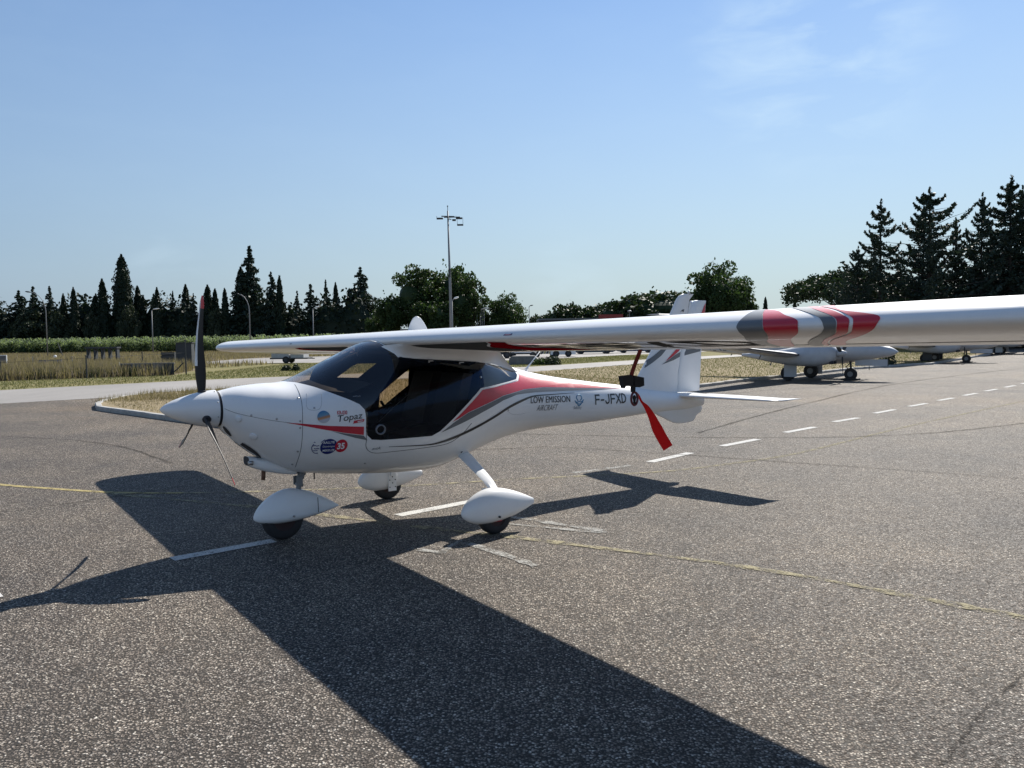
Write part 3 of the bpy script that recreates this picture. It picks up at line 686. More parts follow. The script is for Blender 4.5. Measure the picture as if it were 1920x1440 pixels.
# seams, screws, hatch
fus_line("door_seam", smooth([(1.386, .8965), (1.393, .8022), (1.397, .7452), (1.43, .7026), (1.4951, .681), (1.6207, .6814), (1.9301, .6898), (2.1304, .7039), (2.25, .76), (2.36, .86)], 5), .0045, M['seam'], shell, off=0)
fus_line("cowl_seam", smooth([(.945, 1.24), (.9345, 1.2068), (.9286, 1.16), (.918, 1.0512), (.9151, .9393), (.9181, .7677), (.92, .6556), (.9304, .5972)], 5), .004, M['seam'], shell, off=-.0005)
fus_line("cowl_split_line", smooth([(.42, 1.0816), (.4986, 1.0431), (.6816, .9927), (.849, .9594), (.91, .95)], 5), .003, M['seam'], shell, off=-.0005)
fus_line("access_hatch_seam", smooth([(.978, 1.175), (.9744, 1.1584), (.952, 1.0935), (.967, 1.0565), (1.0306, 1.0536), (1.0566, 1.0834), (1.0732, 1.1442), (1.078, 1.17)], 4), .0025, M['seamlight'], shell, off=-.0005)
fus_line("tail_boom_seam", smooth([(2.80, .94), (2.86, .905), (2.93, .885), (3.02, .88), (3.10, .885)], 4), .0025, M['seamlight'], shell, off=-.0005)
def disc_on_fus(name, a, z, r, mat, parent, h=.004, dome=True, side=1):
    p = fus_pt(a, z, 0, side); n = fus_n(a, z, side); q = n.to_track_quat('Z', 'Y').to_matrix(); mb = MB(); rg = []
    for rr_, hh in ((1, -.002), (1, h*.6), (.75, h), (.3, h*1.05)):
        rg.append([tuple(p + q @ Vector((r*rr_*math.cos(t), r*rr_*math.sin(t), hh))) for t in [2*math.pi*i/12 for i in range(12)]])
    mb.rings(rg, cap=True); return mb.build(name, mat, parent, angle=R(40))
for a, z in [(.9082, 1.1438), (.8978, .974), (.898, .9233), (.9011, .7363), (.8998, .6238), (.5766, 1.0286), (.7405, .9974), (1.0035, 1.067), (1.4336, .5963), (2.63, .56), (2.83, .935)]:
    disc_on_fus("cowling_screw", a, z, .0085, M['metal'], shell)
for a, z, r in ((.50, 1.005, .026), (.60, .865, .030)): disc_on_fus("cowl_blister", a, z, r, M['white2'], shell, h=.012)
disc_on_fus("fuel_drain", 2.35, .60, .010, M['darksteel'], shell)
# lettering and stickers on the port side
bm = flat_bm([(1.066+.047*math.cos(t), .997+.047*math.sin(t)) for t in [2*math.pi*i/32 for i in range(32)]]); grid_cut(bm, .03, .03)
def mat_sticker():
    q = NT("beach_sticker_print"); q.set(rough=.4)
    s = q.n("ShaderNodeSeparateXYZ"); q.l(q.tc.outputs["Object"], s.inputs[0])
    z = q.math('MULTIPLY', q.math('SUBTRACT', q.math('SUBTRACT', s.outputs[2], q.math('MULTIPLY', s.outputs[0], .22)), .715), 10.6)
    q.base(q.ramp(z, [(0, (.45, .45, .47)), (.28, (.40, .40, .46)), (.40, (.45, .20, .07)), (.52, (.30, .17, .13)), (.62, (.10, .24, .36)), (1, (.01, .14, .34))])); return q.m
project(bm, lambda a, z: fus_pt(a, z, .003), "round_sticker", mat_sticker(), shell)
fus_text("type_lettering", "KR-030", 1.166, 1.010, .040, M['red'], shell, rot=-.02, bold=.0009, sx=.62)
fus_text("name_lettering", "Topaz", 1.160, .952, .070, M['black'], shell, rot=.10, shear=.25, bold=.0003, sx=1.12)
fus_patch("red_badge", [(1.2836, .9336), (1.365, .9440), (1.372, .9650), (1.291, .9559)], M['red'], shell, off=.0028)
fus_text("badge_lettering", "sport", 1.318, .9425, .020, M['white2'], shell, rot=.10, off=.0042, bold=.0004)
def ell(a, z, ra, rz, n=32, t0=0, t1=2*math.pi): return [(a+ra*math.cos(t0+(t1-t0)*i/n), z+rz*math.sin(t0+(t1-t0)*i/n)) for i in range(n)]
fus_patch("rally_plate", ell(1.112, .765, .062, .061), M['navy'], shell, off=.0028)
fus_patch("rally_number_disc", ell(1.204, .765, .046, .051), M['red'], shell, off=.0036)
fus_text("rally_lettering", "RALLYE", 1.068, .790, .026, M['white2'], shell, off=.0048, bold=.0004, sx=.95)
fus_text("rally_lettering", "Dominique", 1.066, .761, .021, M['white2'], shell, off=.0048, sx=.95)
fus_text("rally_lettering", "MEREUZE", 1.070, .728, .023, M['white2'], shell, off=.0048, bold=.0003, sx=.90)
fus_text("rally_number", "35", 1.172, .742, .066, M['white2'], shell, off=.005, bold=.0022, sx=.88)
for pts in ([(1.002, .79), (.990, .765), (1.0, .735), (1.02, .716), (1.042, .716)], [(.996, .775), (1.01, .779), (1.025, .774), (1.040, .779)], [(1.008, .757), (1.02, .751), (1.034, .756), (1.044, .750)], [(1.004, .742), (1.02, .736), (1.036, .742)], [(1.001, .803), (1.006, .806), (1.010, .802)], [(1.052, .80), (1.064, .812), (1.08, .822)]):
    fus_line("rally_sketch", smooth(pts, 3), .006, M['navy'], shell, off=.001)
for _d in (0, .0030): fus_text("motto_lettering", "LOW EMISSION", 3.150+_d, .972, .088, M['black'], shell, rot=-.045, off=.003+_d*.1, sx=.92, space=1.04)
fus_text("motto_lettering", "AIRCRAFT", 3.250, .893, .080, M['black'], shell, rot=-.045, shear=.3, bold=-.0008, sx=.80)
M['bluep'] = simple("blue_print", (.02, .17, .32), .4); M['grayp'] = simple("pale_grey_print", (.22, .24, .26), .5)
fus_text("app_lettering", "SafeSky", 3.775, .872, .044, M['grayp'], shell, rot=-.03, sx=.85)
for pts in ([(3.79, .955), (3.82, .937), (3.85, .945), (3.88, .937), (3.915, .957)], [(3.80, .935), (3.83, .922), (3.855, .918), (3.88, .922), (3.905, .937)], [(3.835, .952), (3.815, .985), (3.845, 1.01), (3.88, 1.0), (3.89, .975), (3.868, .952)], [(3.83, .915), (3.85, .90), (3.875, .915)]):
    fus_line("app_logo", smooth(pts, 3), .010, M['bluep'], shell, off=.001)
LET = {'F': [[(0, 0), (0, 1)], [(0, 1), (.95, 1)], [(0, .5), (.82, .5)]], '-': [[(0, .42), (.62, .42)]], 'J': [[(.85, 1), (.85, .28), (.72, .08), (.42, 0), (.14, .07), (0, .26)]], 'X': [[(0, 0), (1, 1)], [(0, 1), (1, 0)]], 'D': [[(0, 0), (0, 1)], [(0, 1), (.42, 1), (.80, .85), (.98, .5), (.80, .15), (.42, 0), (0, 0)]]}
def block_letter(ch, a, z, wd, ht, sw, rot):
    bm_ = bmesh.new(); c, s_ = math.cos(rot), math.sin(rot)
    for k, pl in enumerate(LET[ch]):
        P = [Vector((x_*wd, y_*ht)) for x_, y_ in pl]; L_, R_ = [], []
        for m in range(len(P)):
            t1 = (P[m]-P[m-1]).normalized() if m else (P[1]-P[0]).normalized(); t2 = (P[m+1]-P[m]).normalized() if m < len(P)-1 else t1
            n1 = Vector((-t1.y, t1.x)); n2 = Vector((-t2.y, t2.x)); nn_ = (n1+n2).normalized(); h_ = sw/2/max(.5, nn_.dot(n1))
            e = t1*(-sw/2 if m == 0 else sw/2 if m == len(P)-1 else 0); L_.append(P[m]+nn_*h_+e); R_.append(P[m]-nn_*h_+e)
        for m in range(len(P)-1):
            bm_.faces.new([bm_.verts.new((q[0], q[1], k*.0004)) for q in (L_[m], R_[m], R_[m+1], L_[m+1])])
    grid_cut(bm_, .04, .04)
    for v in bm_.verts:
        x_, y_, k = v.co; v.co = fus_pt(a+x_*c-y_*s_, z+x_*s_+y_*c, .003+k)
    bmesh.ops.triangulate(bm_, faces=bm_.faces); me = bpy.data.meshes.new("registration_letter"); bm_.to_mesh(me); bm_.free(); link("registration_letter", me, M['black'], shell)
_x = 4.088
for ch in "F-JFXD":
    block_letter(ch, _x, .904-(_x-4.088)*.022, .058, .086, .0165, -.022); _x += .058*(.62 if ch == '-' else .9)+.030
fus_text("small_lettering", "aviA", 1.447, .712, .034, M['gray'], shell, shear=.2, sx=1.2)
fus_text("canopy_lettering", "AIRPLUS", 1.30, 1.135, .016, M['grayp'], shell, off=.004)

# ---- cabin interior
seatm = MB()
for sgn in (1, -1):
    st = empty("seat", (0, 0, 0)); st.parent = AC
    MB().box((2.05, sgn*.25, .74), (.46, .40, .14), rot=Matrix.Rotation(-.12, 3, 'Y')).build("seat_cushion", M['seat'], st, angle=R(40))
    MB().rings([[(2.24+.16*t+x, sgn*.25+y*(1-.15*t), .78+.50*t) for x, y in ((-.05, -.2), (.05, -.2), (.07, 0), (.05, .2), (-.05, .2), (-.03, 0))] for t in (0, .3, .6, .85, 1)], cap=True).build("seat_back", M['seat'], st, angle=R(50))
MB().box((1.95, 0, .62), (1.1, .62, .03)).build("cabin_floor", M['foot'], AC)
ip = MB(); ip.rings([[(1.32, y*.92, 1.02), (1.30, y, 1.16+.03*math.cos(y*3)), (1.48, y, 1.225+.03*math.cos(y*3)), (1.56, y*.97, 1.18), (1.54, y*.9, .90)] for y in (-.44, -.3, -.15, 0, .15, .3, .44)], closed=False)
ip.build("instrument_panel", M['foot'], AC, angle=R(40))
MB().rings([[(a, y, fsec(a)[0]-.075 - .55*abs(y)**2.0*1.2) for y in (-.34, -.2, 0, .2, .34)] for a in (.98, 1.06, 1.14)] + [[(1.32, y, 1.155+.03*math.cos(y*3)) for y in (-.40, -.22, 0, .22, .40)]], closed=False).build("glare_shield", M['foot'], AC, smooth=True)
MB().box((2.62, 0, .99), (.03, .58, .62)).build("rear_bulkhead", M['foot'], AC)
MB().tube([(1.5, -.2, .95), (1.62, -.2, 1.0), (1.72, -.2, 1.02)], .012).tube([(1.72, -.28, 1.06), (1.72, -.20, 1.0), (1.72, -.12, 1.06)], .012).build("control_stick", M['foot'], AC)
MB().box((2.2, 0, 1.47), (.9, .78, .03)).build("cabin_roof_lining", M['foot'], AC)
# door fittings on the glazing
for a, z in ((2.0, 1.395), (2.30, 1.375)):
    mb = MB(); p = fus_pt(a, z, .006); mb.box(p, (.045, .010, .008)).box(p+Vector((-.018, 0, -.008)), (.008, .012, .014)); mb.build("door_hinge", M['metal'], AC)
disc_on_fus("door_latch", 2.49, 1.245, .011, M['metal'], AC, h=.008)
p = fus_pt(1.50, .875, .004); n = fus_n(1.50, .875); q = n.to_track_quat('Z', 'Y').to_matrix()
rg = []
for rr_, hh in ((.042, -.004), (.042, .010), (.036, .014), (.031, .012), (.029, -.004)):
    rg.append([tuple(p + q @ Vector((rr_*math.cos(t), rr_*math.sin(t), hh))) for t in [2*math.pi*i/24 for i in range(24)]])
MB().rings(rg).build("window_vent", simple("clear_grey_plastic", (.14, .15, .17), .3), AC, smooth=True)

# ---- spinner, gap ring and the three blades
HUB = Vector((0.300, 0, 1.078))
prof = [(0, .002), (.012, .018), (.04, .040), (.09, .066), (.15, .089), (.21, .108), (.27, .123), (.33, .134), (.372, .140), (.392, .142)]
MB().rings([[(a, r_*math.sin(t), 1.088-.013*a/.4+r_*math.cos(t)) for t in [2*math.pi*i/40 for i in range(40)]] for a, r_ in prof], cap=True).build("spinner", M['white'], AC, angle=R(50))
MB().rings([[(a, r_*math.sin(t), 1.073+r_*math.cos(t)) for t in [2*math.pi*i/40 for i in range(40)]] for a, r_ in ((.389, .02), (.389, .131), (.416, .131), (.416, .02))]).build("spinner_gap", M['seam'], AC, smooth=True)
for i in range(8):
    t = 2*math.pi*(i+.5)/8; d = Vector((0, math.sin(t), math.cos(t))); p = Vector((.378, 0, 1.075))+d*.141
    MB().ball(p, .005, 8, 6).build("spinner_screw", M['metal'], AC, smooth=True)
def blade_sections():
    out_ = []
    for i in range(17):
        t = i/16; r_ = .085+(.842-.085)*t
        ch = _herm([0, .08, .22, .5, .8, .95, 1], [.040, .062, .088, .080, .058, .044, .018], t)
        th = _herm([0, .15, .5, 1], [.030, .018, .009, .004], t)
        tw = _herm([0, .3, .6, 1], [R(52), R(40), R(27), R(18)], t)
        sw = _herm([0, .3, .6, 1], [0, -.010, -.012, .030], t)
        out_.append((r_, ch, th, tw, sw))
    return out_
def blade(phi, idx):
    # phi measured from up towards port; local y = -port
    e_r = Vector((0, -math.sin(phi), math.cos(phi))); e_t = Vector((0, -math.cos(phi), -math.sin(phi))); e_a = Vector((1, 0, 0))
    secs = blade_sections(); rings_ = []
    for r_, ch, th, tw, sw in secs:
        c = HUB + e_r*r_; u = e_t*math.cos(tw) + e_a*math.sin(tw); v = -e_t*math.sin(tw) + e_a*math.cos(tw); ring_ = []
        for k in range(16):
            a = 2*math.pi*k/16; x = math.cos(a); y = math.sin(a)*(1-.45*x)
            ring_.append(tuple(c + u*(x*ch/2 + sw) + v*(y*th/2)))
        rings_.append(ring_)
    k1 = 14
    o = MB().rings(rings_[:k1+1], cap=True).build("propeller_blade", M['prop'], AC, smooth=False, angle=R(60))
    MB().rings(rings_[k1:], cap=True).build("blade_tip", M['red'], o, angle=R(60))
    # light tape on the leading edge, outboard half
    tp = []
    for i in range(5, 16):
        r_, ch, th, tw, sw = secs[i]; c = HUB + e_r*r_; u = e_t*math.cos(tw) + e_a*math.sin(tw); v = -e_t*math.sin(tw) + e_a*math.cos(tw)
        tp.append([tuple(c + u*(-(ch/2+.0012)*math.cos(b) + sw) + v*(math.sin(b)*(1+.45*math.cos(b))*(th/2+.0012))) for b in (-1.2, -.8, -.4, 0, .4, .7)])
    MB().rings(tp, closed=False).build("leading_edge_tape", M['proplead'] if idx == 0 else M['tapedull'], o, smooth=True)
    cuff = MB().rings([[tuple(HUB + e_r*rr_ + (e_t*math.cos(t)+e_a*math.sin(t))*w_) for t in [2*math.pi*i/16 for i in range(16)]] for rr_, w_ in ((.06, .030), (.128, .0315), (.139, .031), (.142, .022))], cap=True)
    cuff.build("blade_root", M['seam'], o, angle=R(40))
for k in range(3): blade(.050+k*2*math.pi/3, k)

# ---- wing
def wing_rings(l0, l1, n, s_list): return [[L3(wing(l0+(l1-l0)*i/n, s)) for s in s_list] for i in range(n+1)]
SL = [-1+2*j/120 for j in range(121)]
ls = [-SPAN_S+.0005+.42*(1-math.cos(t*math.pi/2/10)) for t in range(10)] + [-4.45+i*(4.75+4.45)/46 for i in range(47)] + [SPAN_P-.0005-.42*(1-math.cos((10-t)*math.pi/2/10)) for t in range(1, 11)]
ls = sorted(set(round(x_, 5) for x_ in ls))
W = MB().rings([[L3(wing(l, s)) for s in SL] for l in ls], closed=True, cap=True).build("wing", M['white'], AC, weld=True, angle=R(55))
G1 = [(3.752, .44), (3.759, .35), (3.773, .22), (3.770, .098), (3.767, .012), (3.773, -.083), (3.755, -.266), (3.60, -.55), (3.337, -.904), (3.41, -.89), (3.66, -.60), (3.83, -.376), (3.905, -.20), (3.913, -.043), (3.905, .08), (3.880, .20), (3.803, .40)]
G2 = [(3.806, .40), (3.883, .20), (3.908, .08), (3.916, -.043), (3.908, -.20), (3.833, -.376), (3.66, -.603), (3.415, -.892), (3.50, -.895), (3.80, -.60), (4.023, -.275), (4.085, -.122), (4.093, .049), (4.066, .127), (3.995, .208), (3.915, .32)]
G3 = [(3.93, .42), (4.044, .30), (4.160, .167), (4.199, .086), (4.216, -.005), (4.207, -.118), (4.127, -.305), (3.90, -.60), (3.619, -.88), (3.70, -.88), (3.95, -.62), (4.117, -.41), (4.230, -.24), (4.268, -.10), (4.275, .04), (4.237, .143), (4.135, .27), (4.01, .42)]
G4 = [(4.015, .42), (4.140, .272), (4.241, .145), (4.279, .042), (4.272, -.10), (4.234, -.24), (4.121, -.412), (3.955, -.622), (3.704, -.88), (3.73, -.88), (3.985, -.622), (4.160, -.412), (4.285, -.24), (4.325, -.10), (4.335, .04), (4.310, .12), (4.22, .25), (4.10, .38), (4.06, .42)]
G5 = [(4.075, .42), (4.235, .26), (4.325, .13), (4.352, .044), (4.343, -.10), (4.300, -.24), (4.175, -.412), (4.0, -.622), (3.75, -.88), (3.83, -.88), (4.10, -.60), (4.30, -.36), (4.42, -.16), (4.461, .01), (4.464, .076), (4.444, .122), (4.388, .165), (4.25, .26), (4.15, .42)]
wing_patch("grey_wing_stripe", smooth(G1+[G1[0]], 4)[:-1], M['gray'], W); wing_patch("red_wing_stripe", smooth(G2+[G2[0]], 4)[:-1], M['red'], W); wing_patch("grey_wing_stripe", smooth(G3+[G3[0]], 4)[:-1], M['gray'], W); wing_patch("red_wing_stripe", smooth(G4+[G4[0]], 4)[:-1], M['red'], W); wing_patch("red_wing_stripe", smooth(G5+[G5[0]], 4)[:-1], M['red'], W)
for sg in (1, -1):
    wing_patch("underside_grey_panel", [(sg*l, s) for l, s in [(.60, -.20), (1.66, -.16), (1.64, -.24), (1.30, -.55), (1.16, -.80), (.95, -.93), (.60, -.93)]], M['undergray'], W)
    wing_patch("underside_red_wedge", [(sg*l, s) for l, s in [(1.68, -.16), (1.86, -.20), (1.78, -.40), (1.62, -.62), (1.80, -.93), (1.0, -.93), (1.19, -.80), (1.33, -.55), (1.66, -.26)]], M['underred'], W)
wing_patch("flag_decal", [(1.90, .030), (1.985, .030), (2.0, .075), (1.915, .075)], M['navy'], W); wing_patch("flag_decal_band", [(1.913, .038), (1.975, .038), (1.982, .055), (1.918, .055)], M['red'], W, off=.003); wing_patch("flag_decal_band", [(1.918, .055), (1.982, .055), (1.986, .068), (1.921, .068)], M['white2'], W, off=.003)
wing_patch("flag_decal", [(-1.90, .030), (-1.84, .030), (-1.83, .065), (-1.885, .065)], M['gray'], W)
# registration under the port wing: letter tops towards the leading edge
bm = text_bm("F-JFXD", 1.0, bold=.012, sx=.92); xs = [v.co.x for v in bm.verts]; ys = [v.co.y for v in bm.verts]; x0, x1, y0, y1 = min(xs), max(xs), min(ys), max(ys)
for v in bm.verts: v.co.x = 1.75+(v.co.x-x0)/(x1-x0)*1.80; v.co.y = (v.co.y-y0)/(y1-y0)
grid_cut(bm, .08, .12)
project(bm, lambda x_, y_: wing_pt(x_, -math.sqrt(.83-.66*y_), .002), "underwing_registration", M['undergray'], W)
# aileron and flap gaps
for s_ in (-.86, .88):
    for l0, l1 in ((.62, 2.6), (2.63, 4.9), (-2.6, -.62), (-4.5, -2.63)):
        if l0 < 0 and s_ > 0: continue
        MB().tube([wing_pt(l0+(l1-l0)*i/12, s_, -.001) for i in range(13)], .0035, 6).build("control_surface_gap", M['seam'], W)
for l in (2.615, -2.615): MB().tube([wing_pt(l, -.86-.012*i, -.001) for i in range(12)], .0035, 6).build("control_surface_gap", M['seam'], W)
# ---- root fairing between cabin and wing
for sg in (1, -1):
    rg = []
    for i in range(41):
        t = i/40; a = 1.668+1.43*t; zg = _herm([0, .03, .06, .10, .2, .5, .82, 1.0], [1.520, 1.475, 1.440, 1.428, 1.415, 1.388, 1.325, 1.255], t)
        zg = min(zg, fsec(a)[0]-.010)
        flare = _herm([0, .2, .5, .8, 1], [.30, .27, .20, .05, .0], t)
        l0 = fus_l(a, zg)
        row = []
        ao = max(a, 1.735) if a < 2.78 else a
        lo_ = l0+flare
        if ao < 2.78:
            s_ = -math.sqrt(max(0.0005, (ao-1.705)/1.09)); zo = wing(sg*lo_, s_)[2]+.012
        else: zo = zg+.006+.115*max(0, 1-(a-2.78)/.30)**1.3
        for j in range(15):
            u = j/14; b0, b1, b2, b3 = (1-u)**3, 3*u*(1-u)**2, 3*u*u*(1-u), u**3
            pz = b0*zg + b1*(zg+(zo-zg)*.55) + b2*(zo-.012) + b3*zo
            pl = b0*(l0+.0015) + b1*(l0+.003) + b2*(l0+flare*.40) + b3*lo_
            row.append((a+(ao-a)*u, -pl*sg, pz))
        rg.append(row)
    MB().rings(rg, closed=False).build("wing_root_fairing", M['white'], AC, smooth=True)
# spine fairing behind the wing centre and over the windshield
rg = []
for i in range(16):
    t = i/15; a = 2.60+.60*t; zt = _herm([0, .3, .6, 1], [1.545, 1.475, 1.375, 1.286], t); wd = .30*(1-t)**.8+.10
    rg.append([(a, y_*wd, zt-.20*abs(y_)**2.4*(1-.45*t)) for y_ in [-1+2*j/16 for j in range(17)]])
MB().rings(rg, closed=False).build("spine_fairing", M['white'], AC, smooth=True)
def body_top(a, l):
    zt, zb, zw, w_, n1, n2 = fsec(a); return zw+(zt-zw)*max(0, 1-(abs(l)/w_)**n1)**(1/n1)
rg = []
for i in range(13):
    t = i/12; row = []
    for k in range(31):
        l = -.40+.80*k/30; a0 = 1.672+.085*(abs(l)/.45)**2.2; z0 = body_top(a0, l)+.002; p1 = wing(-l, .50); a_ = a0+(2.0-a0)*t; row.append((a_, l, z0+(p1[2]-.004-z0)*t**1.6))
    rg.append(row)
MB().rings(rg, closed=False).build("wing_centre_fairing", M['white'], AC, smooth=True)
# white fin-shaped aerial on the wing roof
rg = []
for i in range(11):
    t = i/10; z = 1.640+.140*t; ch = .205*(1-.08*t)*math.sqrt(max(.0001, 1-(t)**2.6))**.9*(1-.45*t)+.01; a0 = 2.158-.012*t
    rg.append([(a0+ch/2*math.cos(u), .011*(1-.5*t)*math.sin(u), z) for u in [2*math.pi*j/20 for j in range(20)]])
MB().rings(rg, cap=True).build("aerial_blade", M['white2'], AC, angle=R(60))
MB().box((2.08, .05, 1.662), (.12, .04, .012)).build("roof_vent", M['seam'], AC)

# ---- tail
def fin_loft(name, pts, mat, parent, th=.075, y0=0.0, **k):
    """pts: list of (z, le_a, te_a, thick)"""
    rg = []
    for z, le, te, tk in pts:
        ch = te-le; rg.append([(le+ch*x_, y0+s_*tk*ch*foil(max(x_, 0))*1.0, z) for x_, s_ in [((.5-.5*math.cos(math.pi*j/14)), 1) for j in range(15)] + [((.5-.5*math.cos(math.pi*(14-j)/14)), -1) for j in range(1, 14)]])
    return MB().rings(rg, cap=True).build(name, mat, parent, angle=R(50), **k)
fin = fin_loft("tail_fin", [(.90, 4.68, 5.50, .13), (1.0, 4.74, 5.50, .13), (1.16, 4.875, 5.50, .12), (1.42, 5.072, 5.56, .12), (1.80, 5.360, 5.66, .13), (1.99, 5.475, 5.70, .13), (2.03, 5.52, 5.745, .13), (2.055, 5.59, 5.775, .10)], M['white'], AC)
rud = fin_loft("rudder", [(.945, 5.496, 5.868, .13), (1.16, 5.503, 5.885, .12), (1.41, 5.561, 5.905, .11), (1.80, 5.664, 5.960, .10), (1.975, 5.706, 5.985, .10), (1.985, 5.80, 5.985, .09)], M['white'], AC)
def fin_patch(name, poly, mat, parent, y=-.043, y1=-.006, le=None):
    # vinyl on the port face: follows the fin section
    def sec_at(z):
        P = [(.90, 4.68, 5.50), (1.0, 4.74, 5.50), (1.16, 4.875, 5.50), (1.42, 5.072, 5.56), (1.80, 5.360, 5.66), (1.99, 5.475, 5.70)] if parent is fin else [(.945, 5.515, 5.868), (1.16, 5.525, 5.885), (1.41, 5.585, 5.905), (1.80, 5.685, 5.960), (1.975, 5.725, 5.985)]
        return _herm([p[0] for p in P], [p[1] for p in P], z), _herm([p[0] for p in P], [p[2] for p in P], z)
    def fn(a, z):
        l_, t_ = sec_at(z); ch = t_-l_; x_ = min(max((a-l_)/ch, 0.0001), 1); return Vector((a, -(.13*ch*foil(x_)+.0025), z))
    bm_ = flat_bm(poly); bmesh.ops.triangulate(bm_, faces=bm_.faces, ngon_method='EAR_CLIP'); grid_cut(bm_, .05, .05); return project(bm_, fn, name, mat, parent)
fin_patch("grey_fin_stripe", [(4.95, 1.235), (5.06, 1.29), (5.20, 1.365), (5.33, 1.47), (5.42, 1.56), (5.48, 1.65), (5.45, 1.65), (5.37, 1.56), (5.24, 1.46), (5.10, 1.375), (4.99, 1.315)], M['gray'], fin)
fin_patch("red_fin_stripe", [(5.27, 1.30), (5.36, 1.335), (5.50, 1.40), (5.553, 1.44), (5.57, 1.50), (5.46, 1.43), (5.36, 1.36)], M['red'], fin)
fin_patch("grey_fin_stripe", [(5.20, 1.265), (5.30, 1.285), (5.42, 1.31), (5.536, 1.345), (5.55, 1.40), (5.45, 1.37), (5.35, 1.325)], M['gray'], fin)
fin_patch("red_fin_stripe", [(5.60, 1.46), (5.68, 1.50), (5.74, 1.56), (5.80, 1.64), (5.70, 1.62), (5.62, 1.54)], M['red'], rud)
fin_patch("grey_fin_stripe", [(5.582, 1.355), (5.70, 1.375), (5.88, 1.40), (5.90, 1.50), (5.80, 1.50), (5.72, 1.50), (5.60, 1.42)], M['gray'], rud)
fin_patch("red_fin_stripe", [(5.86, 1.78), (5.955, 1.80), (5.975, 1.96), (5.93, 1.90)], M['red'], rud)
fin_patch("fin_lettering", [(5.52, 1.84), (5.56, 1.875), (5.60, 1.88), (5.585, 1.845), (5.555, 1.86)], M['black'], fin)
MB().tube([(5.69, 0, 2.045), (5.69, 0, 2.075), (5.695, 0, 2.09)], [.016, .016, .006], 10).build("tail_beacon", simple("frosted_lamp_cover", (.45, .46, .46), .3), AC, smooth=True)
# horizontal stabiliser with elevator, tips with aft pointing horns
def stab(sg):
    rg = []
    for y_, le, te, z in ((.03, 5.44, 5.86, .910), (.3, 5.475, 5.86, .908), (.8, 5.56, 5.88, .904), (1.10, 5.625, 5.895, .900), (1.16, 5.655, 5.895, .900), (1.175, 5.70, 5.885, .900)):
        ch = te-le; tk = .115 if y_ < 1.16 else .05
        rg.append([(le+ch*x_, -sg*y_, z+s_*tk*ch*foil(x_)) for x_, s_ in [((.5-.5*math.cos(math.pi*j/14)), 1) for j in range(15)] + [((.5-.5*math.cos(math.pi*(14-j)/14)), -1) for j in range(1, 14)]])
    o = MB().rings(rg, cap=True).build("horizontal_stabiliser", M['white'], AC, angle=R(50))
    e = []
    for y_, le, te, z in ((.10, 5.835, 6.02, .905), (.8, 5.855, 6.03, .902), (1.10, 5.87, 6.04, .899), (1.165, 5.70, 6.09, .899), (1.185, 5.74, 6.12, .899)):
        ch = te-le; e.append([(le+ch*x_, -sg*y_, z+s_*.075*ch*foil(x_)*(1 if y_ < 1.17 else .4)) for x_, s_ in [((.5-.5*math.cos(math.pi*j/10)), 1) for j in range(11)] + [((.5-.5*math.cos(math.pi*(10-j)/10)), -1) for j in range(1, 10)]])
    MB().rings(e, cap=True).build("elevator", M['white'], AC, angle=R(50))
stab(1); stab(-1)
vf = MB(); rg = []
for z, a0, a1, tk in ((.78, 5.02, 5.90, .030), (.74, 5.10, 5.92, .030), (.70, 5.18, 5.90, .026), (.665, 5.27, 5.82, .022), (.63, 5.35, 5.80, .018), (.60, 5.43, 5.76, .012), (.588, 5.50, 5.68, .006)):
    rg.append([(a0+(a1-a0)*(.5-.5*math.cos(math.pi*j/10)), tk*math.sin(math.pi*j/10)**.6 if 0 < j < 10 else 0, z) for j in range(11)] + [(a0+(a1-a0)*(.5-.5*math.cos(math.pi*(10-j)/10)), -tk*math.sin(math.pi*(10-j)/10)**.6, z) for j in range(1, 10)])
vf.rings(rg, cap=True).build("ventral_fin", M['white'], AC, angle=R(60))
# whip aerial on the spine
mb = MB(); mb.tube([(3.34, 0, 1.262), (3.36, 0, 1.285), (3.40, 0, 1.325), (3.55, 0, 1.47)], [.020, .012, .006, .003], 8); mb.build("whip_aerial", M['white2'], AC, smooth=True)

# ---- landing gear
def pant(mb, a0, a1, y0, zt, zb, w_, zm, cut=.0, sq=.60):
    """tear drop fairing open underneath; a0 nose, a1 tail"""
    L_ = a1-a0; rg = []
    for i in range(25):
        t = i/24; x_ = a0+L_*(.5-.5*math.cos(math.pi*t)) if t < .5 else a0+L_*t; u = (x_-a0)/L_
        fz = (math.sin(min(1, u/.42)*math.pi/2))**.62 if u < .42 else (1-((u-.42)/.58)**1.55)*(1-cut)+cut
        fb = (math.sin(min(1, u/.30)*math.pi/2))**sq if u < .30 else (1-((u-.30)/.70)**1.9)*(1-cut)+cut
        fw = (math.sin(min(1, u/.36)*math.pi/2))**.6 if u < .36 else (1-((u-.36)/.64)**1.7)*(1-cut*.5)+cut*.5
        zc = zm+(u-.4)*.01; rg.append([(x_, y0+w_*fw*abs(math.cos(p))**.85*math.copysign(1, math.cos(p)), zc+((zt-zc)*fz if math.sin(p) > 0 else (zc-zb)*fb)*abs(math.sin(p))**.9*math.copysign(1, math.sin(p))) for p in [2*math.pi*k/28 for k in range(28)]])
    return mb.rings(rg, cap=True)
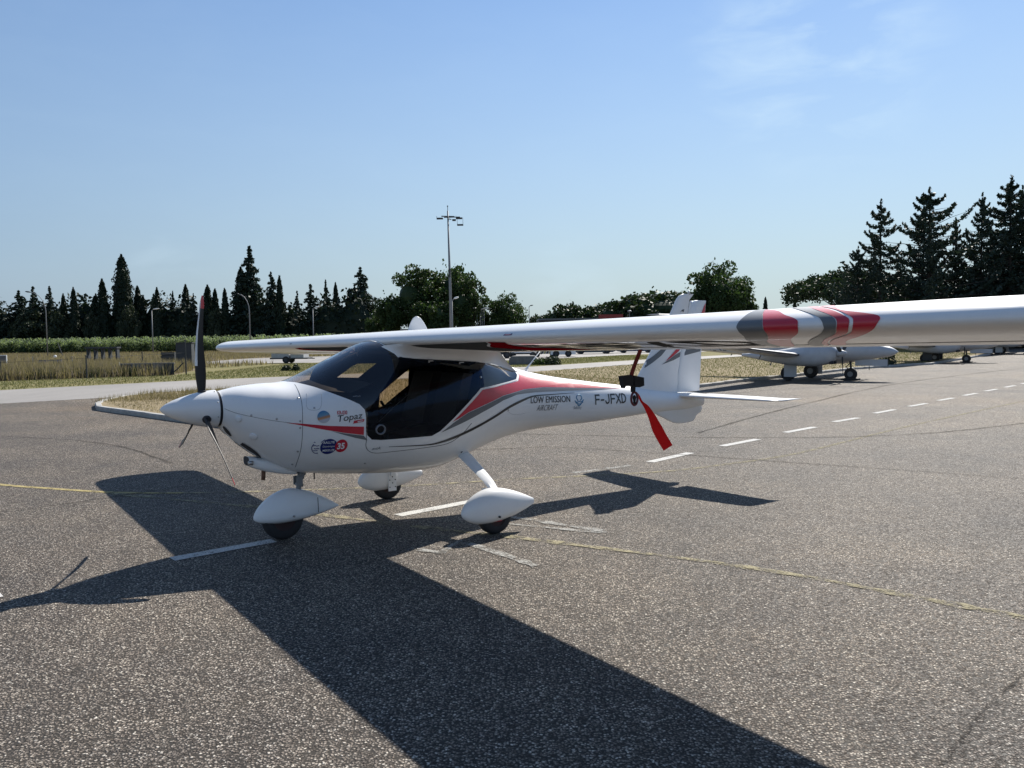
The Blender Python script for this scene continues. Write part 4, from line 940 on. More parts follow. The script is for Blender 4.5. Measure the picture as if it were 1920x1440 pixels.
def wheel(parent, a, y0, r_, w_, name="wheel"):
    prof = [(-.5, .55), (-.5, .80), (-.42, .93), (-.25, .985), (0, 1), (.25, .985), (.42, .93), (.5, .80), (.5, .55)]
    o = MB().rings([[(a+r_*q_*math.sin(t), y0+w_*p_, r_+r_*q_*math.cos(t)) for t in [2*math.pi*i/40 for i in range(40)]] for p_, q_ in prof]).build("tyre", M['rubber'], parent, smooth=True)
    MB().rings([[(a+r_*q_*math.sin(t), y0+w_*p_, r_+r_*q_*math.cos(t)) for t in [2*math.pi*i/24 for i in range(24)]] for p_, q_ in ((-.44, .56), (-.40, .40), (-.52, .16), (-.52, .02), (.52, .02), (.52, .16), (.40, .40), (.44, .56))]).build("rim", M['rim'], parent, angle=R(40))
    return o
ng = empty("nose_gear"); ng.parent = AC
pant(MB(), .655, 1.370, 0, .402, .135, .110, .200, cut=.03, sq=.42).build("wheel_fairing", M['white'], ng, angle=R(60))
wheel(ng, .889, 0, .165, .105)
mb = MB(); mb.tube([(1.068, 0, .57), (1.045, 0, .47)], .030, 14).tube([(1.046, 0, .475), (1.018, 0, .35)], .021, 12); mb.tube([(1.05, -.045, .50), (1.05, .045, .50)], .012, 8).tube([(1.058, 0, .53), (1.050, 0, .505)], .038, 12).tube([(1.036, 0, .43), (1.030, 0, .41)], .034, 12)
mb.box((1.025, -.035, .455), (.05, .008, .07)).box((1.025, .035, .455), (.05, .008, .07)); mb.build("strut", M['steel'], ng, angle=R(40))
disc = MB().tube([(.94, -.118, .195), (.94, -.104, .195)], .009, 10).build("fairing_screw", M['metal'], ng, smooth=True)
MB().tube([(1.14, -.116, .32), (1.145, -.112, .20)], .003, 6).build("fairing_seam", M['seam'], ng)
def main_gear(sg):
    y0 = -sg*.925; g = empty("main_gear"); g.parent = AC
    pant(MB(), 1.985, 2.700, y0, .375, .095, .105, .205, cut=.17, sq=.5).build("wheel_fairing", M['white'], g, angle=R(60))
    wheel(g, 2.298, y0, .150, .105)
    rg = []
    for t, a, l, z, hw in ((0, 2.42, .20, .60, .075), (.2, 2.41, .34, .555, .070), (.5, 2.375, .58, .475, .060), (.8, 2.335, .80, .405, .050), (1, 2.315, .90, .355, .045)):
        rg.append([(a-hw, -sg*l, z), (a-hw*.6, -sg*(l+.008), z+.011), (a+hw*.6, -sg*(l+.008), z+.011), (a+hw, -sg*l, z), (a+hw*.6, -sg*(l-.008), z-.011), (a-hw*.6, -sg*(l-.008), z-.011)])
    MB().rings(rg, cap=True).build("spring_leg", M['white2'], g, angle=R(30))
    # inner plate with screws and brake line
    yi = y0+sg*.103
    MB().box((2.30, yi+sg*.006, .205), (.085, .012, .22)).box((2.30, yi+sg*.02, .30), (.05, .03, .10)).build("axle_plate", M['white2'], g)
    for dx, dz in ((-.03, -.07), (.03, -.07), (-.03, .0), (.03, .0), (0, .03), (0, -.03)): MB().ball((2.30+dx, yi+sg*.014, .205+dz), .006, 8, 5).build("plate_screw", M['darksteel'], g)
    MB().tube([(2.28, y0-sg*.112, .155), (2.28, y0-sg*.098, .155)], .009, 10).build("fairing_screw", M['darksteel'], g, smooth=True)
    MB().tube([(2.26, y0-sg*.045, .110), (2.30, y0-sg*.050, .112), (2.34, y0-sg*.045, .110)], .006, 6).build("brake_caliper", M['red'], g)
main_gear(1); main_gear(-1)
# ---- cooler scoop, intakes and exhaust under the cowl
rg = []
for a, zc, hw, hh in ((.615, .655, .070, .035), (.66, .640, .085, .045), (.75, .610, .10, .050), (.86, .575, .10, .042), (.95, .545, .085, .030), (1.00, .525, .05, .014)):
    rg.append([(a, hw*math.copysign(abs(math.cos(p))**.6, math.cos(p)), zc+hh*math.copysign(abs(math.sin(p))**.6, math.sin(p))) for p in [2*math.pi*k/20 for k in range(20)]])
MB().rings(rg).build("cooler_scoop", M['white'], AC, angle=R(50))
MB().rings([[(.617, .9*q[1], .655+.9*(q[2]-.655)) for q in rg[0]], [(.70, .7*q[1], .655+.7*(q[2]-.655)) for q in rg[0]]], cap=True).build("scoop_mouth", M['seam'], AC)
MB().tube([(.605, -.075, .648), (.64, -.078, .645)], [.016, .018], 12).build("scoop_pipe", M['metal'], AC, smooth=True)
MB().tube([(.742, -.02, .60), (.738, -.02, .52), (.735, -.02, .495)], [.0165, .0165, .0155], 12).build("exhaust_pipe", M['rust'], AC, smooth=True)
MB().tube([(1.15, -.03, .51), (1.15, -.03, .455)], .006, 8).build("fuel_vent", M['seam'], AC)
for sg in (1, -1):
    mb = MB()
    for (a0, z0, a1, z1, wd) in ((.424, .945, .485, .868, .011), (.555, .806, .705, .676, .017)):
        rg = []
        for i in range(9):
            t = i/8; a = a0+(a1-a0)*t; z = z0+(z1-z0)*t; w_ = wd*math.sin(math.pi*min(max(t, .06), .94))**.35
            p1_ = fus_pt(a, min(z+w_, fsec(a)[0]-.01), .004, sg); p2_ = fus_pt(a, max(z-w_, fsec(a)[1]+.006), .004, sg); rg.append([p1_, p1_.lerp(p2_, .5)+Vector((0, 0, -.004)), p2_])
        mb.rings(rg, closed=False)
    mb.build("cooling_inlet", M['seam'], AC, smooth=True)

# ================================================================ warning streamer hanging below the port wing (own thing)
def at(a, l, z): return (a, -l, z)
pc = empty("pitot_cover", (-2.558, 5.8063, 0), 0.6344, label="black foam cover on a red strap hanging below the near wing with a red streamer", cat="cover")
mb = MB()
rg = [[at(a+dx, l+dy, z) for dx, dy in ((-.014, -.003), (.014, -.003), (.014, .003), (-.014, .003))] for a, l, z in ((1.885, 2.98, 1.50), (1.868, 2.98, 1.47), (1.835, 2.98, 1.41), (1.812, 2.98, 1.362), (1.815, 2.98, 1.30))]
mb.rings(rg, cap=True).build("strap", M['strap'], pc)
o = MB(); o.prism([(1.724, 1.356), (1.80, 1.360), (1.815, 1.343), (1.812, 1.300), (1.755, 1.299), (1.746, 1.288), (1.738, 1.302)], -2.995, -2.965); o.build("foam_block", M['blackfoam'], pc)
MB().prism([(1.822, 1.356), (1.896, 1.342), (1.898, 1.296), (1.86, 1.288), (1.822, 1.300)], -2.995, -2.965).build("foam_block", M['blackfoam'], pc)
MB().prism([(1.812, 1.30), (1.835, 1.30), (1.832, 1.262), (1.815, 1.262)], -2.99, -2.97).build("cord", M['blackfoam'], pc)
tor = [[at(1.829+(.030+.007*math.cos(p))*math.sin(t)*.82, 2.985+.007*math.sin(p), 1.226+(.036+.007*math.cos(p))*math.cos(t)) for p in [2*math.pi*k/8 for k in range(8)]] for t in [2*math.pi*k/28 for k in range(29)]]
MB().rings(tor).build("ring", simple("dark_red_ring", (.10, .005, .012), .4), pc, smooth=True)
MB().prism([(1.818, 1.235), (1.829, 1.246), (1.840, 1.235), (1.834, 1.215), (1.833, 1.195), (1.825, 1.195), (1.824, 1.215)], -2.99, -2.98).build("key_tag", M['blackfoam'], pc)
cl = smooth([(1.845, 2.98, 1.262), (1.872, 2.975, 1.240), (1.900, 2.97, 1.205), (1.945, 2.965, 1.170), (1.995, 2.96, 1.110), (2.035, 2.955, 1.050), (2.085, 2.95, .985), (2.145, 2.945, .915)], 4)
rg = []
for i, p in enumerate(cl):
    t = i/(len(cl)-1); q_ = cl[min(i+1, len(cl)-1)]; pp = cl[max(i-1, 0)]; d = Vector(q_)-Vector(pp); d.normalize()
    wv = .007+.024*min(1, max(0, (t-.30)/.45)); tw = 1.3-.75*min(1, t*1.4)+.10*math.sin(t*9)
    nrm = Vector((0, 1, 0)); side_ = d.cross(nrm).normalized(); v_ = side_*math.cos(tw)+nrm*math.sin(tw)
    rg.append([at(*(Vector(p)-v_*wv)), at(*Vector(p)), at(*(Vector(p)+v_*wv))])
MB().rings(rg, closed=False).build("streamer", M['ribbon'], pc, smooth=True)
# ================================================================ TREES
def leaf_quads(P, size, rngl, flat=.0, elong=1.0, up=None):
    """P (N,3) centres -> verts, faces of randomly turned leaf-cluster quads"""
    n = len(P); a = rngl.normal(size=(n, 3)); a /= np.linalg.norm(a, axis=1)[:, None]
    if up is not None: a = a*(1-up)+np.array([0, 0, 1])*up; a /= np.linalg.norm(a, axis=1)[:, None]
    b = np.cross(a, rngl.normal(size=(n, 3))); b /= np.linalg.norm(b, axis=1)[:, None]; 
    s = (size*rngl.uniform(.6, 1.3, n))[:, None]
    a = a*s*elong/2; b = b*s/2
    j = rngl.uniform(.5, 1.0, (n, 4))
    v = np.stack([P-a*j[:, :1], P+b*j[:, 1:2]*.9, P+a*j[:, 2:3], P-b*j[:, 3:4]*.9], 1).reshape(-1, 3)
    return v, np.arange(4*n).reshape(-1, 4)
def trunk_mesh(name, h, r, bend=.0, limbs=(), seed=0):
    rn = random.Random(seed); mb = MB(); k = 7
    pts = [(bend*math.sin(i/k*3), bend*.6*math.sin(i/k*2+1), h*i/k) for i in range(k+1)]
    mb.tube(pts, [r*(1-.85*i/k)+.01 for i in range(k+1)], 8)
    for (z0, az, ln, dz, rr_) in limbs:
        d = (math.cos(az), math.sin(az)); mb.tube([(0, 0, z0), (d[0]*ln*.5, d[1]*ln*.5, z0+dz*.6), (d[0]*ln, d[1]*ln, z0+dz)], [rr_, rr_*.6, rr_*.15], 6)
    me = mb.mesh(name, smooth=True); me.materials.append(M['bark']); return me
def blob_core(rf, n=14, m=18, seed=0, k=.72):
    """dark inner body of a dense crown so that only its fringe is open; rf(t)-> (z, radius)"""
    rn = random.Random(seed); mb = MB(); rg = []
    for i in range(m+1):
        z, r_ = rf(i/m); rg.append([(r_*k*(1+rn.uniform(-.12, .12))*math.cos(2*math.pi*j/n), r_*k*(1+rn.uniform(-.12, .12))*math.sin(2*math.pi*j/n), z) for j in range(n)])
    mb.rings(rg, cap=True); return np.array(mb.v), mb.f
def crown_mesh(name, V, Fq, mat, core=None):
    faces = [tuple(f) for f in Fq]; vs = V
    if core is not None:
        cv, cf = core; o = len(V); vs = np.vstack([V, cv]); faces += [tuple(i+o for i in f) for f in cf]
    me = bpy.data.meshes.new(name); me.from_pydata(vs.tolist(), [], faces); me.materials.append(mat); return me
def cypress_proto(h, w_, seed, spires=1):
    rl = np.random.default_rng(seed); P = []
    def rad(t): return w_*(.55+.45*min(1, t/.12))*(1-t)**.62*(1 if t < .97 else .6)
    n = int(2600*h/12)
    t = rl.uniform(0, 1, n)**1.15; th = rl.uniform(0, 2*np.pi, n); r_ = np.array([rad(x_) for x_ in t])*(1+.16*np.sin(th*5+t*30+seed)+.10*np.sin(t*70))*rl.uniform(.72, 1.08, n)
    P = np.stack([r_*np.cos(th), r_*np.sin(th), .3+t*(h-.3)], 1)
    v, f = leaf_quads(P, .34, rl, elong=1.9, up=.55)
    core = blob_core(lambda s: (.3+s*(h*.97-.3), max(.04, rad(s))), seed=seed, k=.80)
    return crown_mesh("cypress_crown", v, f, M['cypress'], core), trunk_mesh("cypress_trunk", h*.6, .16, seed=seed), h
def conifer_proto(h, w_, seed, levels=22, droop=.10, dens=1.0, ragged=.35, base=.12):
    """open conifer with tiered, slightly rising then drooping boughs"""
    rl = np.random.default_rng(seed); P = []; limbs = []
    for i in range(levels):
        t = i/(levels-1); z = h*(base+(1-base)*t**.92); R_ = w_*(1-t)**.85+.12; nb = max(3, int(7*(1-t)+3))
        for k in range(nb):
            az = rl.uniform(0, 6.283); L = R_*rl.uniform(1-ragged, 1.12); 
            m = int((16*L/ (w_) + 5)*dens*2.4); s = rl.uniform(.08, 1, m)
            zz = z + L*(.30*s-.38*s*s) + L*droop*rl.normal(size=m)*.5 + rl.normal(0, .07, m)
            wd = .20*L*(1-s*.75)*rl.normal(size=m)
            P.append(np.stack([np.cos(az)*L*s-np.sin(az)*wd, np.sin(az)*L*s+np.cos(az)*wd, zz], 1))
            if k < 4: limbs.append((z, az, L*.85, L*(-.02), .05*(1-t)+.012))
    top = rl.uniform(.86, 1.0, 40); P.append(np.stack([rl.normal(0, .10, 40)*(1.05-top)*6, rl.normal(0, .10, 40)*(1.05-top)*6, top*h], 1))
    P = np.vstack(P); v, f = leaf_quads(P, .40, rl, elong=1.7, up=-.0)
    return crown_mesh("conifer_crown", v, f, M['conifer']), trunk_mesh("conifer_trunk", h*.98, .22, limbs=limbs, seed=seed), h
def cedar_proto(h, w_, seed, n_b=64, gap=.0):
    """cedar: long irregular boughs that sweep out level, lift at the tip and carry flat sprays"""
    rl = np.random.default_rng(seed); P = []; limbs = []
    for i in range(n_b):
        t = (i+.5)/n_b; z = h*(.16+.80*t); az = i*2.4+rl.normal(0, .5); R_ = w_*((1-t)**.72)*(.5+.5*rl.uniform())*(1 if rl.uniform() > .2 else 1.25)+.25
        if gap and abs(t-.2) < .12 and rl.uniform() < .55: continue
        rise = rl.uniform(-.10, .30)*(.4+t)
        m = int(40+R_*46); s = rl.uniform(.04, 1, m)**.8
        zz = z+R_*(rise*s+.20*s**3)-.12*R_*np.sin(s*3)+rl.normal(0, .04, m)-.09*np.abs(rl.normal(size=m))
        wd = R_*.17*(1.15-s)*rl.normal(size=m)
        P.append(np.stack([np.cos(az)*R_*s-np.sin(az)*wd, np.sin(az)*R_*s+np.cos(az)*wd, zz], 1)); limbs.append((z, az, R_*.9, R_*(rise+.10)*.8, .07*(1-t)+.02))
    top = rl.uniform(.86, 1.0, 70); P.append(np.stack([rl.normal(0, .12, 70)*(1.04-top)*8+.5*(top-.86)**2*8, rl.normal(0, .12, 70)*(1.04-top)*8, top*h], 1))
    P = np.vstack(P); v, f = leaf_quads(P, .25, rl, elong=1.9, up=-.0)
    return crown_mesh("cedar_crown", v, f, M['conifer']), trunk_mesh("cedar_trunk", h*.97, .24, limbs=limbs, seed=seed), h
def broad_proto(h, w_, seed, n_cl=46, leaf=.42, mat='broad', base=.18, flat=1.0, per=170):
    rl = np.random.default_rng(seed); P = []; limbs = []; vs = None
    cz = h*(1+base)/2; rz = h*(1-base)/2
    for i in range(n_cl):
        d = rl.normal(size=3); d /= np.linalg.norm(d); q_ = rl.uniform(.45, .92)
        c = np.array([d[0]*w_*q_, d[1]*w_*q_, cz+d[2]*rz*q_*.92]); cr_ = rl.uniform(.16, .30)*w_
        n_ = rl.normal(size=(per, 3)); n_ /= np.linalg.norm(n_, axis=1)[:, None]; r_ = rl.uniform(.55, 1.08, per)[:, None]**.6
        P.append(c+n_*r_*cr_*np.array([1, 1, .8*flat])); limbs.append((h*base*.9, math.atan2(c[1], c[0]), math.hypot(c[0], c[1])*.8, c[2]-h*base, .10))
    P.append(np.stack([rl.normal(0, w_*.28, per*5), rl.normal(0, w_*.28, per*5), cz+rl.normal(0, rz*.36, per*5)], 1))
    P = np.vstack(P); q2 = (P[:, 0]/(w_*1.12))**2+(P[:, 1]/(w_*1.12))**2+((P[:, 2]-cz)/(rz*1.06))**2; P = P[(P[:, 2] > .3) & (q2 < 1)]; v, f = leaf_quads(P, leaf, rl, elong=1.2)
    cv = MB(); 
    for i in range(5):
        cv.ball((rl.normal(0, w_*.18), rl.normal(0, w_*.18), cz+rl.normal(0, rz*.2)), w_*.36, 10, 8, (1, 1, rz/w_*.9))
    return crown_mesh("broadleaf_crown", v, f, M[mat], (np.array(cv.v), cv.f)), trunk_mesh("broadleaf_trunk", h*.7, .28, bend=.3, limbs=limbs[:16], seed=seed), h
def umbrella_proto(h, w_, seed):
    rl = np.random.default_rng(seed); P = []; limbs = []
    for i in range(64):
        a = rl.uniform(0, 6.283); q_ = math.sqrt(rl.uniform(0, 1)); c = np.array([math.cos(a)*w_*q_, math.sin(a)*w_*q_, h*(.80-.20*q_*q_)+rl.normal(0, h*.03)])
        n_ = rl.normal(size=(230, 3)); n_ /= np.linalg.norm(n_, axis=1)[:, None]; P.append(c+n_*rl.uniform(.3, 1.05, (230, 1))*np.array([1, 1, .66])*w_*.22); limbs.append((h*.42, a, w_*q_*.9, h*.30, .07))
    P = np.vstack(P); v, f = leaf_quads(P, .34, rl, elong=1.3)
    return crown_mesh("pine_crown", v, f, M['pine']), trunk_mesh("pine_trunk", h*.72, .20, bend=.4, limbs=limbs[:18], seed=seed), h
def plant(proto, name, x, y, h, label, group, cat="tree", wx=1.0, rz=None, lean=0):
    cr_, tr_, h0 = proto; s = h/h0
    e = empty(name, (x, y, -.01), rz if rz is not None else random.uniform(0, 6.28), label=label, cat=cat, group=group); e.scale = (s*wx, s*wx, s); e.rotation_euler[0] = lean
    c = bpy.data.objects.new("crown", cr_); C.objects.link(c); c.parent = e
    t = bpy.data.objects.new("trunk", tr_); C.objects.link(t); t.parent = e
    return e
CY = [cypress_proto(12, 1.35, 1), cypress_proto(14, 1.9, 2), cypress_proto(11, 1.25, 3)]
CYW = [cypress_proto(18, 3.3, 4)]
CO = [conifer_proto(15, 5.0, 11, dens=1.9, ragged=.6, levels=26), conifer_proto(13, 4.6, 12, dens=1.9, ragged=.65, levels=20), conifer_proto(17, 4.4, 13, dens=2.0, ragged=.5, levels=30)]
CED = [cedar_proto(15.5, 6.8, 21, n_b=50, gap=.25), cedar_proto(14.5, 7.4, 22, n_b=62), cedar_proto(16, 5.6, 23, n_b=84)]
BR = [broad_proto(12, 4.2, 31), broad_proto(10, 4.4, 32), broad_proto(11, 5.2, 33, n_cl=60)]
SH = [broad_proto(8, 4.4, 41, n_cl=40, leaf=.5, mat='bush', base=.0, per=150), broad_proto(7, 4.8, 42, n_cl=40, leaf=.5, mat='pine', base=.0, per=150)]
HG = [broad_proto(8, 3.6, 43, n_cl=36, leaf=.5, mat='cypress', base=.0, per=170)]
UM = [umbrella_proto(9, 5.6, 51)]
rt = random.Random(3)
G_ROW = "trees of the dark row behind the maize"
# (x, height, kind, proto, width, label)
row = [
 (-99.5, 11.0, 'co', 1, 1.1, "round topped conifer at the left end of the dark tree row behind the maize"),
 (-96.0, 12.2, 'co', 0, 1.2, "broad ragged conifer just left of the tall curved lamp post"),
 (-92.6, 12.8, 'co', 1, 1.0, "bushy conifer directly behind the arm of the tall curved lamp post"),
 (-90.2, 13.0, 'co', 2, .9, "pointed conifer just right of the tall curved lamp post"),
 (-87.6, 11.6, 'cy', 0, .9, "small lone cypress between the tall curved lamp post and the white headed lamp"),
 (-85.8, 10.9, 'cy', 2, .9, "short cypress leaning on the right side of the small lone cypress"),
 (-83.6, 12.6, 'cy', 1, .8, "slim cypress above the white headed street lamp"),
 (-81.9, 11.6, 'cy', 0, .9, "lower cypress just right of the white headed street lamp"),
 (-80.4, 10.9, 'cy', 2, 1.2, "stubby cypress between the white headed lamp and the tallest cypress clump"),
 (-78.7, 14.2, 'cy', 1, 1.0, "shoulder cypress on the left side of the tallest cypress"),
 (-77.0, 19.4, 'cyw', 0, .95, "tallest and widest cypress rising from the dark row behind the maize"),
 (-75.2, 15.8, 'cy', 1, 1.25, "shoulder cypress on the right side of the tallest cypress"),
 (-73.6, 13.0, 'cy', 0, 1.1, "blunt cypress just right of the tallest cypress clump"),
 (-71.6, 11.0, 'cy', 2, 1.0, "first small cypress after the gap right of the tallest clump"),
 (-70.0, 11.2, 'co', 1, .6, "small open conifer between two short cypresses right of the tallest clump"),
 (-68.0, 12.4, 'cy', 1, .85, "narrow cypress half way between the tallest clump and the propeller blade"),
 (-66.2, 11.8, 'co', 2, .55, "thin see through conifer beside the narrow cypress left of the propeller"),
 (-64.2, 13.2, 'cy', 1, 1.0, "stout cypress just left of the propeller blade"),
 (-61.9, 11.2, 'co', 0, .6, "low ragged conifer next to the propeller blade"),
 (-59.6, 13.0, 'cy', 1, 1.1, "cypress rising directly behind the red propeller tip"),
 (-58.0, 12.2, 'cy', 0, 1.0, "cypress touching the right side of the one behind the propeller tip"),
 (-54.8, 12.0, 'cy', 0, .9, "dark cypress just left of the curved lamp over the wing tip"),
 (-53.0, 16.4, 'cy', 1, 1.1, "left trunk of the tall pair behind the curved lamp over the wing tip"),
 (-50.9, 20.2, 'co', 2, 1.05, "tallest ragged conifer with bent tip behind the curved lamp over the wing tip"),
 (-46.3, 15.0, 'co', 0, .8, "open conifer with stepped branches right of the tallest ragged conifer"),
 (-44.2, 14.2, 'cy', 2, .8, "needle slim cypress right of the stepped open conifer"),
 (-42.2, 11.5, 'co', 1, .7, "low spiky conifer right of the needle slim cypress"),
 (-39.0, 12.6, 'co', 1, 1.1, "wide flat topped conifer above the short white lamp over the wing"),
 (-36.3, 13.6, 'co', 2, .65, "lacy conifer right of the short white lamp over the wing"),
 (-34.6, 13.2, 'cy', 1, .75, "smooth column cypress standing right of the lacy conifer"),
 (-31.6, 11.8, 'cy', 1, 1.2, "dark shoulder cypress left of the drooping conifer"),
 (-29.7, 16.0, 'co', 0, 1.15, "drooping conifer with wide skirts at the right end of the dark row"),
]
PR = {'cy': CY, 'cyw': CYW, 'co': CO}
for x, h, k, i, wx, lb in row:
    plant(PR[k][i], "cypress_tree" if k != 'co' else "conifer_tree", x*1.005, 158+rt.uniform(-3, 3), h, lb, G_ROW, wx=wx)
# the dense lower belt under that row reads as one mass
def belt(name, pts, h, mat, label, seed, size=.8, n=9000, depth=4, tag_=True):
    rl = np.random.default_rng(seed); pts = np.array(pts, float); sgl = np.hypot(*(pts[1:]-pts[:-1]).T); cum = np.concatenate([[0], np.cumsum(sgl)]); u = rl.uniform(0, cum[-1], n)
    X = np.interp(u, cum, pts[:, 0]); Y = np.interp(u, cum, pts[:, 1]); Hh = h*(.72+.16*np.sin(u*.35+seed)+.12*np.sin(u*.93+1.3*seed)+.08*np.sin(u*2.3))
    Z = Hh*rl.uniform(0, 1, n)**.75; P = np.stack([X+rl.normal(0, .8, n), Y+rl.uniform(-depth/2, depth/2, n), Z], 1)
    v, f = leaf_quads(P, size, rl, elong=1.3)
    m = 60; U = np.linspace(0, cum[-1], m); mb = MB(); cx = np.interp(U, cum, pts[:, 0]); cy = np.interp(U, cum, pts[:, 1]); ch = h*(.72+.16*np.sin(U*.35+seed)+.12*np.sin(U*.93+1.3*seed))*.86
    mb.rings([[(cx[i], cy[i]-depth*.3, 0), (cx[i], cy[i]-depth*.25, ch[i]*.7), (cx[i], cy[i], ch[i]), (cx[i], cy[i]+depth*.3, ch[i]*.7), (cx[i], cy[i]+depth*.3, 0)] for i in range(m)], closed=False)
    me = crown_mesh(name, v, f, mat, (np.array(mb.v), mb.f)); return link(name, me, None, kind="stuff", label=label, cat="undergrowth")
belt("undergrowth", [(-135, 165), (-100, 160), (-60, 159), (-24, 157)], 12.0, M['cypress'], "dense dark undergrowth filling the gaps of the tree row behind the maize", 3, n=15000, depth=6)
G_OL = "grey green trees in front of the dark row"
for x, y, h, wx, lb in [(-93, 157, 9.5, .9, "grey green bushy tree below the tall curved lamp post arm"), (-86.5, 156, 8.8, .8, "grey green bushy tree left of the white headed street lamp"), (-80.3, 155, 8.0, .45, "narrow olive green bush just left of the tallest cypress"), (-73.5, 155, 9.2, .45, "narrow olive green bush on the right foot of the tallest cypress"), (-56.6, 155, 8.4, .42, "pale narrow bush between the propeller blade and the curved lamp")]:
    plant(SH[0], "bushy_tree", x, y, h, lb, G_OL, wx=wx)
# broadleaf group behind the floodlight mast
G_B = "broadleaf trees round the floodlight mast"
for i, (x, y, h, p, wx, lb) in enumerate([(-12.8, 112, 12.3, 0, 1.0, "largest round broadleaf tree just left of the floodlight mast"), (-8.4, 115, 13.4, 1, .62, "tallest broadleaf crown rising directly behind the floodlight mast"), (-5.9, 111, 10.6, 0, .80, "broadleaf tree with drooping right side, right of the floodlight mast"),
        (-16.3, 110, 8.6, 1, .62, "lower broadleaf tree at the left foot of the mast group"), (-19.0, 112, 5.6, 1, .60, "smallest light green tree between the drooping conifer and the mast group"), (-10.0, 108, 7.8, 1, 1.0, "dark low broadleaf tree in front of the mast group"), (-.9, 113, 8.2, 2, .85, "rounded broadleaf tree standing apart right of the mast group"), (-3.9, 114, 6.2, 1, .45, "small broadleaf tree filling the gap right of the mast group")]):
    plant(BR[p], "broadleaf_tree", x, y, h, lb, G_B, wx=wx)
# distant pines behind the dark hall
G_P = "distant pines behind the dark hall"
for x, h, wx, lb in [(7.2, 7.6, .7, "first low round pine at the left end of the distant pine line"), (10.6, 8.4, .5, "tiny pine beside the first low round pine"), (13.6, 10.2, .8, "taller pine third from the left in the distant pine line"), (17.6, 9.2, .9, "broad pine in the middle left of the distant pine line"), (21.6, 9.8, .9, "broad pine in the middle of the distant pine line"), (25.6, 10.6, .9, "pine above the red sign on the dark hall"), (30.4, 11.4, 1.0, "large pine right of the red sign on the dark hall"), (35.2, 13.0, 1.1, "highest pine of the distant line, next to the tail fin"), (40.2, 11.4, 1.0, "pine partly hidden by the tail fin top")]:
    plant(SH[1], "pine_tree", x, 200+rt.uniform(-5, 5), h*1.06, lb, G_P, wx=wx*1.25)
G_T = "poplar like trees behind the tail fin"
for x, h, p, wx, lb in [(38.1, 15.8, 2, .90, "big round headed tree behind the tail fin"), (33.6, 11.6, 1, .70, "lower tree hugging the left side of the big round headed tree"), (42.3, 12.6, 2, .50, "tree forming the right shoulder of the big round headed tree"), (44.3, 8.8, 1, .50, "small tree at the right foot of the big round headed tree")]:
    plant(BR[p], "broadleaf_tree", x, 150, h, lb, G_T, wx=wx)
plant(UM[0], "umbrella_pine", 41.0, 100, 10.6, "umbrella pine with leaning trunk at the left edge of the tall cedars", None, wx=1.0)
plant(UM[0], "umbrella_pine", 48.5, 103, 9.8, "second umbrella pine merging into the foot of the cedars", None, wx=.8)
G_C = "tall cedars above the near wing"
for x, y, h, p, wx, lb in [(34.4, 80, 10.4, 1, .72, "short cedar at the left foot of the tall cedars"), (36.6, 80, 14.9, 0, .92, "first tall cedar with bare lower trunk and bent tip"), (40.9, 79, 15.9, 1, .98, "widest cedar with spreading top branches, second from the left"), (41.9, 82, 14.6, 0, .65, "thin topped cedar pressed against the widest cedar"), (44.0, 80, 13.0, 2, .62, "low cedar in the dip between the widest cedar and the slim one"), (46.0, 79, 15.2, 2, .75, "slim single pointed cedar in the middle of the tall cedars"), (49.4, 80, 17.0, 2, 1.12, "tallest densest cedar near the right edge"), (51.2, 81, 16.2, 2, .8, "last cedar cut by the right edge"), (54.0, 82, 15, 0, 1.0, "cedar standing outside behind the last one")]:
    plant(CED[p], "cedar_tree", x, y, h, lb, G_C, wx=wx)
belt("hedge", [(35, 86), (44, 84), (52, 83), (66, 85)], 9.0, M['cypress'], "dark dense hedge under the tall cedars", 9, size=.55, n=9000, depth=5)
for x, y, h, lb in [(50.5, 160, 9.2, "tiny lone cypress on the skyline left of the thin lamp"), (56.3, 160, 9.0, "tiny lone cypress on the skyline right of the thin lamp"), (46.8, 160, 8.0, "tiny cypress on the skyline beside the round headed tree")]:
    plant(CY[0], "cypress_tree", x, y, h, lb, "tiny skyline cypresses", wx=.9)

# ================================================================ LAMPS AND MASTS
mast = empty("floodlight_mast", (-5.95, 80, -.01), label="tall floodlight mast with crossbars above the broadleaf trees", cat="floodlight mast")
MB().tube([(0, 0, 0), (-.05, 0, 7), (-.16, 0, 14.3)], [.17, .13, .07], 10).build("pole", M['steel'], mast, smooth=True)
MB().box((-.15, 0, 13.75), (1.3, .10, .09), rz=.25).box((.25, -.1, 13.65), (1.6, .08, .08), rz=-.1).box((0, .1, 13.5), (.7, .08, .07), rz=1.2).build("crossbar", M['darksteel'], mast)
MB().tube([(-.16, 0, 14.3), (-.17, 0, 14.75)], .03, 6).ball((-.17, 0, 14.75), .07, 8, 6).build("finial", M['darksteel'], mast)
for x_, z_ in ((-.95, 13.55), (.95, 13.55)):
    MB().box((x_, 0, z_), (.62, .30, .14)).build("floodlight", M['darksteel'], mast)
    MB().tube([(x_-.3, 0, z_), (x_-.3, 0, z_+.25)], .02, 6).build("bracket", M['darksteel'], mast)
MB().box((1.05, 0, 12.9), (.60, .30, .13)).build("floodlight", M['darksteel'], mast)
MB().tube([(.78, 0, 12.95), (.74, 0, 13.55), (1.32, 0, 13.6), (1.32, 0, 12.95)], .02, 6).build("bracket", M['darksteel'], mast)
MB().box((.45, 0, 13.38), (.35, .25, .16)).build("floodlight", M['darksteel'], mast)
MB().tube([(-.16, .02, 0.0), (-.12, .22, 8.4)], .05, 6).box((-.05, -.18, 8.2), (.2, .15, .8)).build("cable_duct", M['darksteel'], mast)
M['lamphead'] = simple("white_lamp_housing", (.75, .76, .75), .4)
